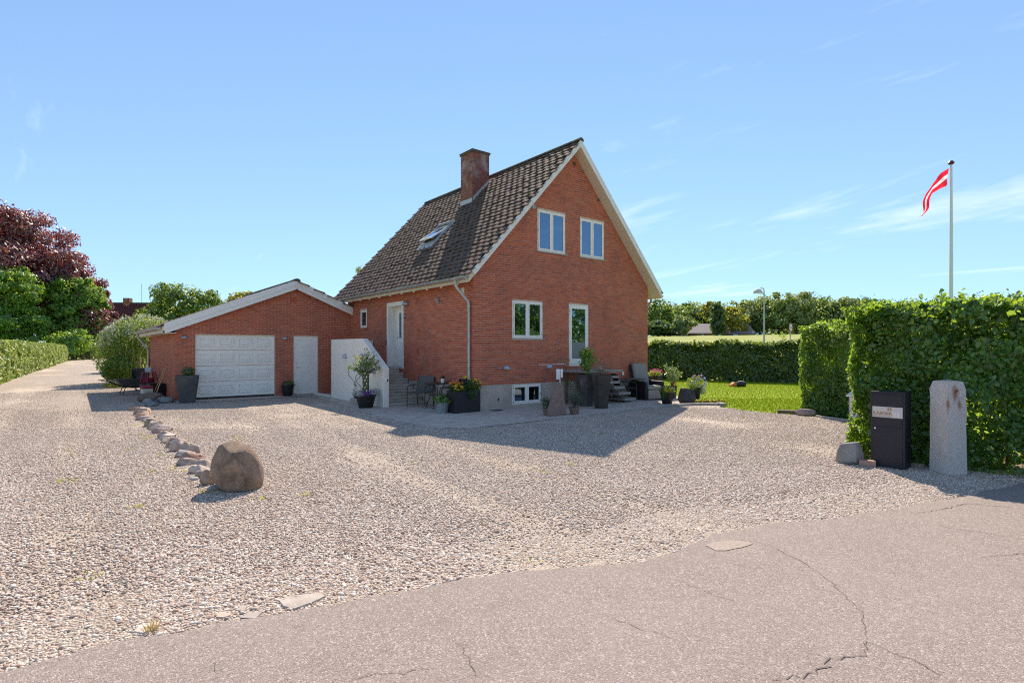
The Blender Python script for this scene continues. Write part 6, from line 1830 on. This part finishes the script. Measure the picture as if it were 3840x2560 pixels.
# ---- wooded ridge beyond the meadow
def fpos(u, D):          # plan position at camera depth D under image column u (of 2352)
    t_ = (u*3840/2352 - 1920)/2067.8
    x = CAM.x + D*(FW[0] + t_*RT[0]); y = CAM.y + D*(FW[1] + t_*RT[1])
    d = (Vector((x, y, 0)) - HA).dot(HN) - 1
    return x, y, field_z(max(0, d))
def far_tree(u, D, h, w, mat, label, seed, n=2600, size=.62, name='woodland_tree', low=.0, lobes=None, clump=.3):
    x, y, z = fpos(u, D)
    if lobes is None:
        g_ = random.Random(seed)
        lobes = [(0, 0, h*.55, w*.5, w*.5, h*.42), (g_.uniform(-.2, .2)*w, 0, h*.75, w*.33, w*.33, h*.25), (w*.28, g_.uniform(-.2, .2)*w, h*.42, w*.36, w*.36, h*.34), (-w*.28, 0, h*.42, w*.36, w*.36, h*.34)]
    return tree(name, label, (x, y, z - .1), lobes, n, size, mat, .2, seed, clump, 'trees along the far edge of the meadow', th=h*.6, nclump=16)
# (image column, depth, height, width, material, label)
FT = [(1512, 98, 4.6, 6.2, 'leaf_dark', 'rounded dark bush with pale top at the house corner, far side of the meadow'),
      (1512, 112, 10.8, 9, 'leaf_mid', 'tall leafy tree behind the rounded dark bush beside the house'),
      (1552, 116, 9.6, 8, 'leaf_mid', 'leafy tree second from the house on the far meadow edge'),
      (1570, 100, 5.6, 4.2, 'leaf_pale', 'small pale feathery tree left of the long low farmhouse'),
      (1600, 122, 10.5, 11, 'leaf_dark', 'dark dense tree behind the long low farmhouse'),
      (1632, 118, 10.8, 6, 'leaf_gold', 'tree with a yellow crown above the long low farmhouse'),
      (1682, 104, 8.2, 6.2, 'leaf_gold', 'golden green tree right of the dark columnar tree'),
      (1714, 112, 10.8, 8.5, 'leaf_far', 'pale leafy tree right of the golden tree'),
      (1745, 110, 11.6, 9, 'leaf_pale', 'large pale green tree just left of the street lamp'),
      (1790, 108, 12.0, 9.5, 'leaf_far', 'large leafy tree between street lamp and speed sign'),
      (1830, 108, 12.2, 9, 'leaf_pale', 'tallest pale tree right above the speed sign'),
      (1868, 110, 11.6, 9, 'leaf_far', 'leafy tree above the left end of the narrow garden hedge'),
      (1905, 112, 11.4, 9, 'leaf_mid', 'leafy tree above the middle of the narrow garden hedge'),
      (1945, 110, 11.2, 8, 'leaf_pale', 'pale tree at the left edge of the tall front hedge'),
      (1985, 114, 11.8, 9, 'leaf_dark', 'dark treetop just showing over the left end of the front hedge')]
for i, (u, D, h, w, mt, lab) in enumerate(FT): far_tree(u, D, h*.70, w, MT[mt], lab, 300 + i, 3800, .55)
x, y, z = fpos(1647, 99)
tree('columnar_tree', 'dark columnar tree in front of the long low farmhouse', (x, y, z), [(0, 0, 1.6, 1.4, 1.4, 1.9), (0, 0, 3.4, 1.5, 1.5, 2.0), (.1, 0, 4.9, 1.0, 1.0, 1.5)], 3600, .42, MT['leaf_dark'], .2, 330, .4, 'trees along the far edge of the meadow')
# dense wood behind them reads as one mass
g = np.random.default_rng(9); Ps = []
for i in range(46):
    u = 1440 + i*27; D = g.uniform(122, 150); x, y, z = fpos(u, D); h = g.uniform(5.8, 8.2) * D/122*.95; w = g.uniform(4.5, 7)
    for k in range(14):
        d = g.normal(size=3); d /= np.linalg.norm(d); c = np.array([x, y, z + h*.52]) + d*np.array([w*.8, w*.8, h*.42]); Ps.append(ell(70, c, (w*.36, w*.36, h*.16), g, .3))
P = np.concatenate(Ps); o = leaves('woodland', P, .75, MT['leaf_far'], None, N=np.array([[0, -.2, .6]]), seed=91)
tag(o, 'dense wood closing the far side of the meadow', 'woodland', kind='stuff')
# undergrowth closing the wood at its foot
Ps = []
for i in range(60):
    u = 1470 + i*10; x, y, z = fpos(u, g.uniform(108, 118)); Ps.append(ell(110, (x, y, z + 1.2), (2.4, 2.4, g.uniform(1.8, 3.4)), g, .2))
o = leaves('undergrowth', np.concatenate(Ps), .5, MT['leaf_dark'], None, seed=92); tag(o, 'dark undergrowth along the foot of the wood', 'undergrowth', kind='stuff')
# tall weeds on the meadow crest
x, y, z = fpos(1797, 60); p = thing('weed_clump', (x, y, z), 0, 'single leafy weed standing on the meadow left of the speed sign', 'plant'); leaves('foliage', ell(70, (0, 0, .35), (.4, .4, .4), g, .1), .18, MT['leaf_bright'], p, seed=93)

# long low farmhouse far behind
x, y, z = fpos(1612, 104)
p = thing('farmhouse', (x, y, z - .8), HEAD*-1, 'long low farmhouse with grey roof at the foot of the wood', 'house')
MB().box(-5.5, 9.5, 0, 6, -.3, 1.5).build('wall', basic('far_brick', (.24, .085, .06), .2, .9), p)
MB().prism([(-6, -.6, 1.25), (-6, 3, 3.15), (-6, 6.6, 1.25), (-6, 6.6, 1.05), (-6, 3, 2.95), (-6, -.6, 1.05)], (16, 0, 0)).build('roof', MT['fargrey'], p)
MB().box(3.2, 3.6, 1.4, 1.8, 2.2, 3.0).build('chimney', MT['timber'], p)
for k in range(4): 
    w_ = MB().box(-4 + k*3.2, -2.8 + k*3.2, -.05, .02, .35, 1.1).build('window', MT['white'], p); MB().box(-3.9 + k*3.2, -2.9 + k*3.2, -.07, -.05, .42, 1.03).build('pane', MT['glass'], w_)
# red tiled barn beyond the lane
D = 116; t_ = (300*3840/2352 - 1920)/2067.8
x = CAM.x + D*(FW[0] + t_*RT[0]); y = CAM.y + D*(FW[1] + t_*RT[1])
p = thing('neighbour_house', (x, y, -1.1), -HEAD + rad(3), 'old house with steep dark red tiled roof and chimney beyond the white shrub', 'house')
MB().box(-5, 2.6, 0, 6.4, -.1, 4.0).build('wall', MT['fargrey'], p)
MB().prism([(2.6, 0, 4.0), (2.6, 3.2, 7.3), (2.6, 6.4, 4.0)], (-.02, 0, 0)).build('gable', MT['fargrey'], p)
rf = MB().prism([(-5.2, -.45, 3.55), (-5.2, 3.2, 7.35), (-5.2, 6.85, 3.55), (-5.2, 6.85, 3.4), (-5.2, 3.2, 7.2), (-5.2, -.45, 3.4)], (8.1, 0, 0)).build('roof', MT['farroof'], p)
for k in range(27):
    x_ = -5.1 + k*.3; MB().tube([(x_, -.45, 3.60), (x_, 3.2, 7.40)], .075, 6).build('tile_roll', MT['farroof'], rf)
MB().box(-5.2, 2.9, 3.08, 3.32, 7.28, 7.50).build('ridge', MT['moss'], rf)
MB().box(2.84, 2.90, -.5, 6.9, 3.4, 3.5).build('verge_foot', MT['timber'], rf)
MB().prism([(2.88, -.5, 3.45), (2.88, 3.2, 7.32), (2.88, 6.9, 3.45), (2.88, 6.9, 3.2), (2.88, 3.2, 7.05), (2.88, -.5, 3.2)], (.05, 0, 0)).build('verge_board', MT['timber'], rf)
MB().box(-2.7, -1.95, 2.85, 3.55, 6.6, 8.05).build('chimney', MT['chimbrick'], p); MB().tube([(-.6, 3.2, 7.4), (-.6, 3.2, 9.9)], .025, 5).build('aerial', MT['galvpole'], p)
p.scale = (1.72, 1.72, 1.72)
for i, (x_, y_, r_, h_, mt, lab) in enumerate(((-1.5, 98, 2.6, 2.6, 'leaf_bright', 'bright green shrub right of the lane bend'), (2.2, 92, 3.0, 3.2, 'leaf_mid', 'darker green shrub hidden behind the white flowering shrub'), (-6.2, 106, 2.6, 3.4, 'leaf_bright', 'green shrub straight behind the farm gate'), (-8.4, 104, 2.4, 2.4, 'leaf_gold', 'yellowish shrub left behind the farm gate'))):
    tree('lane_shrub', lab, (x_, y_, 0), [(0, 0, h_*.5, r_, r_, h_*.55), (r_*.5, 0, h_*.35, r_*.7, r_*.7, h_*.4)], 3500, .32, MT[mt], .1, 230 + i, .35, cat='shrub')
# iron gate at the end of the lane
p = thing('lane_gate', (-7.5, 92.5, ZG), rad(20), 'dark open farm gate at the end of the gravel lane', 'gate')
for x_ in (-.95, .0, .12, .95): MB().box(x_ - .06, x_ + .06, -.06, .06, 0, 1.6 if abs(x_) > .5 else 1.5).build('post', MT['timber'], p)
for z_ in (.55, 1.5):
    MB().box(-.89, -.06, -.03, .03, z_ - .06, z_ + .06).build('rail', MT['timber'], p); MB().box(.18, .89, -.03, .03, z_ - .06, z_ + .06).build('rail', MT['timber'], p)
MB().prism([(.98, 0, .8), (1.06, 0, .8), (1.5, 0, 0), (1.38, 0, 0)], (0, .08, 0)).build('stay', MT['timber'], p)

# ------------------------------------------------------------------ flagpole, street lamp, speed sign
p = thing('flagpole', (18.8, -6.19, ZG), 0, 'tall white flagpole rising behind the front hedge', 'flagpole')
MB().tube([(0, 0, 0), (0, 0, 4), (0, 0, 9.05)], [.075, .066, .036], 14).build('pole', MT['polewhite'], p, True)
MB().lathe([(.035, 9.05), (.10, 9.09), (.115, 9.14), (.06, 9.21), (.005, 9.22)], 16).build('finial', basic('finial_brown', (.09, .02, .03), .1, .4), p, True)
MB().tube([(.06, -.05, .6), (.05, -.05, 4.5), (.045, -.04, 9.0)], .006, 5).build('halyard', MT['whitecloth'], p)
# pennant hanging left: a long tapering red and white streamer
rtv = Vector((RT[0], RT[1], 0)); fwv = Vector((FW[0], FW[1], 0))
MT['red'] = leafmat('flag_red', (.70, .012, .035), (.80, .02, .05), .5, .05, .02, .005); MT['flagwhite'] = leafmat('flag_white', (.85, .85, .85), (.85, .85, .85), .5, .03, .02, .005)
fl = thing('pennant', (18.8, -6.19, 8.9), 0, 'long red and white pennant flying from the flagpole', 'flag')
cl = [(-.08, 0.0), (-.30, -.14), (-.56, -.36), (-.78, -.62), (-.95, -.98), (-1.07, -1.34), (-1.15, -1.68), (-1.20, -1.92)]
wd = [.64, .62, .50, .40, .42, .36, .22, .05]
bands = [('red_stripe', 'red', 0, .36), ('white_stripe', 'flagwhite', .36, .60), ('red_stripe', 'red', .60, 1.0)]
for nm, mt, f0, f1 in bands:
    V = []; F = []; N_ = 28
    for i in range(N_ + 1):
        u = i/N_*(len(cl) - 1); k = min(len(cl) - 2, int(u)); q = u - k
        cx = cl[k][0]*(1-q) + cl[k+1][0]*q; cz = cl[k][1]*(1-q) + cl[k+1][1]*q; w = wd[k]*(1-q) + wd[k+1]*q
        tw = i/N_*1.0
        dirx = math.sin(tw)*.75; dirz = -math.cos(tw)*.95
        for j in range(4):
            f = f0 + (f1 - f0)*j/3
            v = rtv*(cx + dirx*w*f) + fwv*(.10*math.sin(i*.42 + f*2.2) + .12*tw*f) + Vector((0, 0, cz + dirz*w*f))
            V.append(tuple(v))
    for i in range(N_):
        for j in range(3): a = i*4 + j; F.append((a, a+1, a+5, a+4))
    m = MB(); m.v = V; m.f = F; m.build(nm, MT[mt], fl, True)
x, y, z = fpos(1755, 45)
p = thing('street_lamp', (x, y, z - .6), -HEAD, 'grey street lamp with hooded head beyond the garden hedge', 'street lamp')
hh = 6.62 - (z - .6)
MB().tube([(0, 0, 0), (0, 0, hh*.35), (0, 0, hh - .25), (-.03, 0, hh - .08), (-.12, 0, hh), (-.28, 0, hh + .02), (-.36, 0, hh - .02)], [.075, .07, .045, .042, .04, .038, .035], 10).build('pole', MT['galvpole'], p, True)
V = []; F = []
for j in range(7):
    ph = j/6*math.pi/2
    for i in range(16):
        th = i/16*2*math.pi; V.append((-.50 + .40*math.cos(th)*math.cos(ph) - .05*math.cos(th)*0, .24*math.sin(th)*math.cos(ph), hh - .42 + .38*math.sin(ph)))
for j in range(6):
    for i in range(16): F.append((j*16 + i, j*16 + (i+1) % 16, (j+1)*16 + (i+1) % 16, (j+1)*16 + i))
F.append(tuple(range(16)))
m = MB(); m.v = V; m.f = F; m.build('lamp_hood', MT['ivory'], p, True)
x, y, z = fpos(1816, 39)
p = thing('speed_sign', (x, y, z - .3), -HEAD + rad(42), 'round red rimmed speed limit sign on a steel post beyond the hedge', 'sign')
zs = 1.72 + (1306 - 1228)*39/2067.8 - (z - .3)
MB().tube([(0, .03, 0), (0, .03, zs + .1)], .038, 10).build('post', MT['galvpole'], p, True)
MB().lathe([(.30, 0), (.30, .012)], 36).build('sign_rim', MT['signred'], p, loc=(0, 0, zs), rot=(math.pi/2, 0, 0))
MB().lathe([(.235, 0), (.235, .004)], 36).build('sign_face', MT['whitecloth'], p, loc=(0, -.0125, zs), rot=(math.pi/2, 0, 0))
text_mesh('50', .26, 'sign_number', MT['black'], p, Matrix.Translation((0, -.018, zs - .09)) @ Matrix.Rotation(math.pi/2, 4, 'X'), align='CENTER', bold=.006)

# trees across the road, mirrored in the ground floor panes
for i, (x_, y_, h_, lab) in enumerate(((23, -26, 7.5, 'leafy tree across the road mirrored in the kitchen window'), (29, -29, 6.5, 'second leafy tree across the road beside the first'), (35, -31, 6.8, 'third leafy tree across the road mirrored in the terrace door'), (41, -32, 8.0, 'tallest leafy tree across the road at the far end'))):
    tree('roadside_tree', lab, (x_, y_, -.05), [(0, 0, h_*.55, 3.4, 3.4, h_*.42), (2, 0, h_*.4, 2.6, 2.6, h_*.36), (-2, 1, h_*.42, 2.6, 2.6, h_*.36)], 7000, .36, MT['leaf_mid'], .22, 400 + i, .26, 'trees across the road')

# sparse moss and tiny weeds between the stones of the driveway
g = np.random.default_rng(55); Ps = []
for k in range(90):
    x_, y_ = g.uniform(-12, 6), g.uniform(-9.2, 8)
    if k > 55: x_, y_ = -7.2 + g.normal(0, .22), g.uniform(-5, 6.5)
    if inpoly(x_, y_, TERRACE) or not inpoly(x_, y_, DRIVE): continue
    n_ = int(g.integers(5, 22)); Ps.append(np.stack([x_ + g.normal(0, .05, n_), y_ + g.normal(0, .05, n_), ZG + .008 + g.uniform(0, .018, n_)], 1))
for k in range(60):
    u_ = g.uniform(0, 1); x_, y_ = 1.05 + .5*u_, -9.0 - 2.0*u_; n_ = 8
    Ps.append(np.stack([x_ + g.normal(0, .09, n_), y_ + g.normal(0, .06, n_), ZG + .01 + g.uniform(0, .03, n_)], 1))
o = leaves('moss_and_weeds', np.concatenate(Ps), .028, MT['leaf_gold'], None, seed=56)
tag(o, 'sparse yellowish moss and tiny weeds growing in the gravel', 'weeds', kind='stuff')
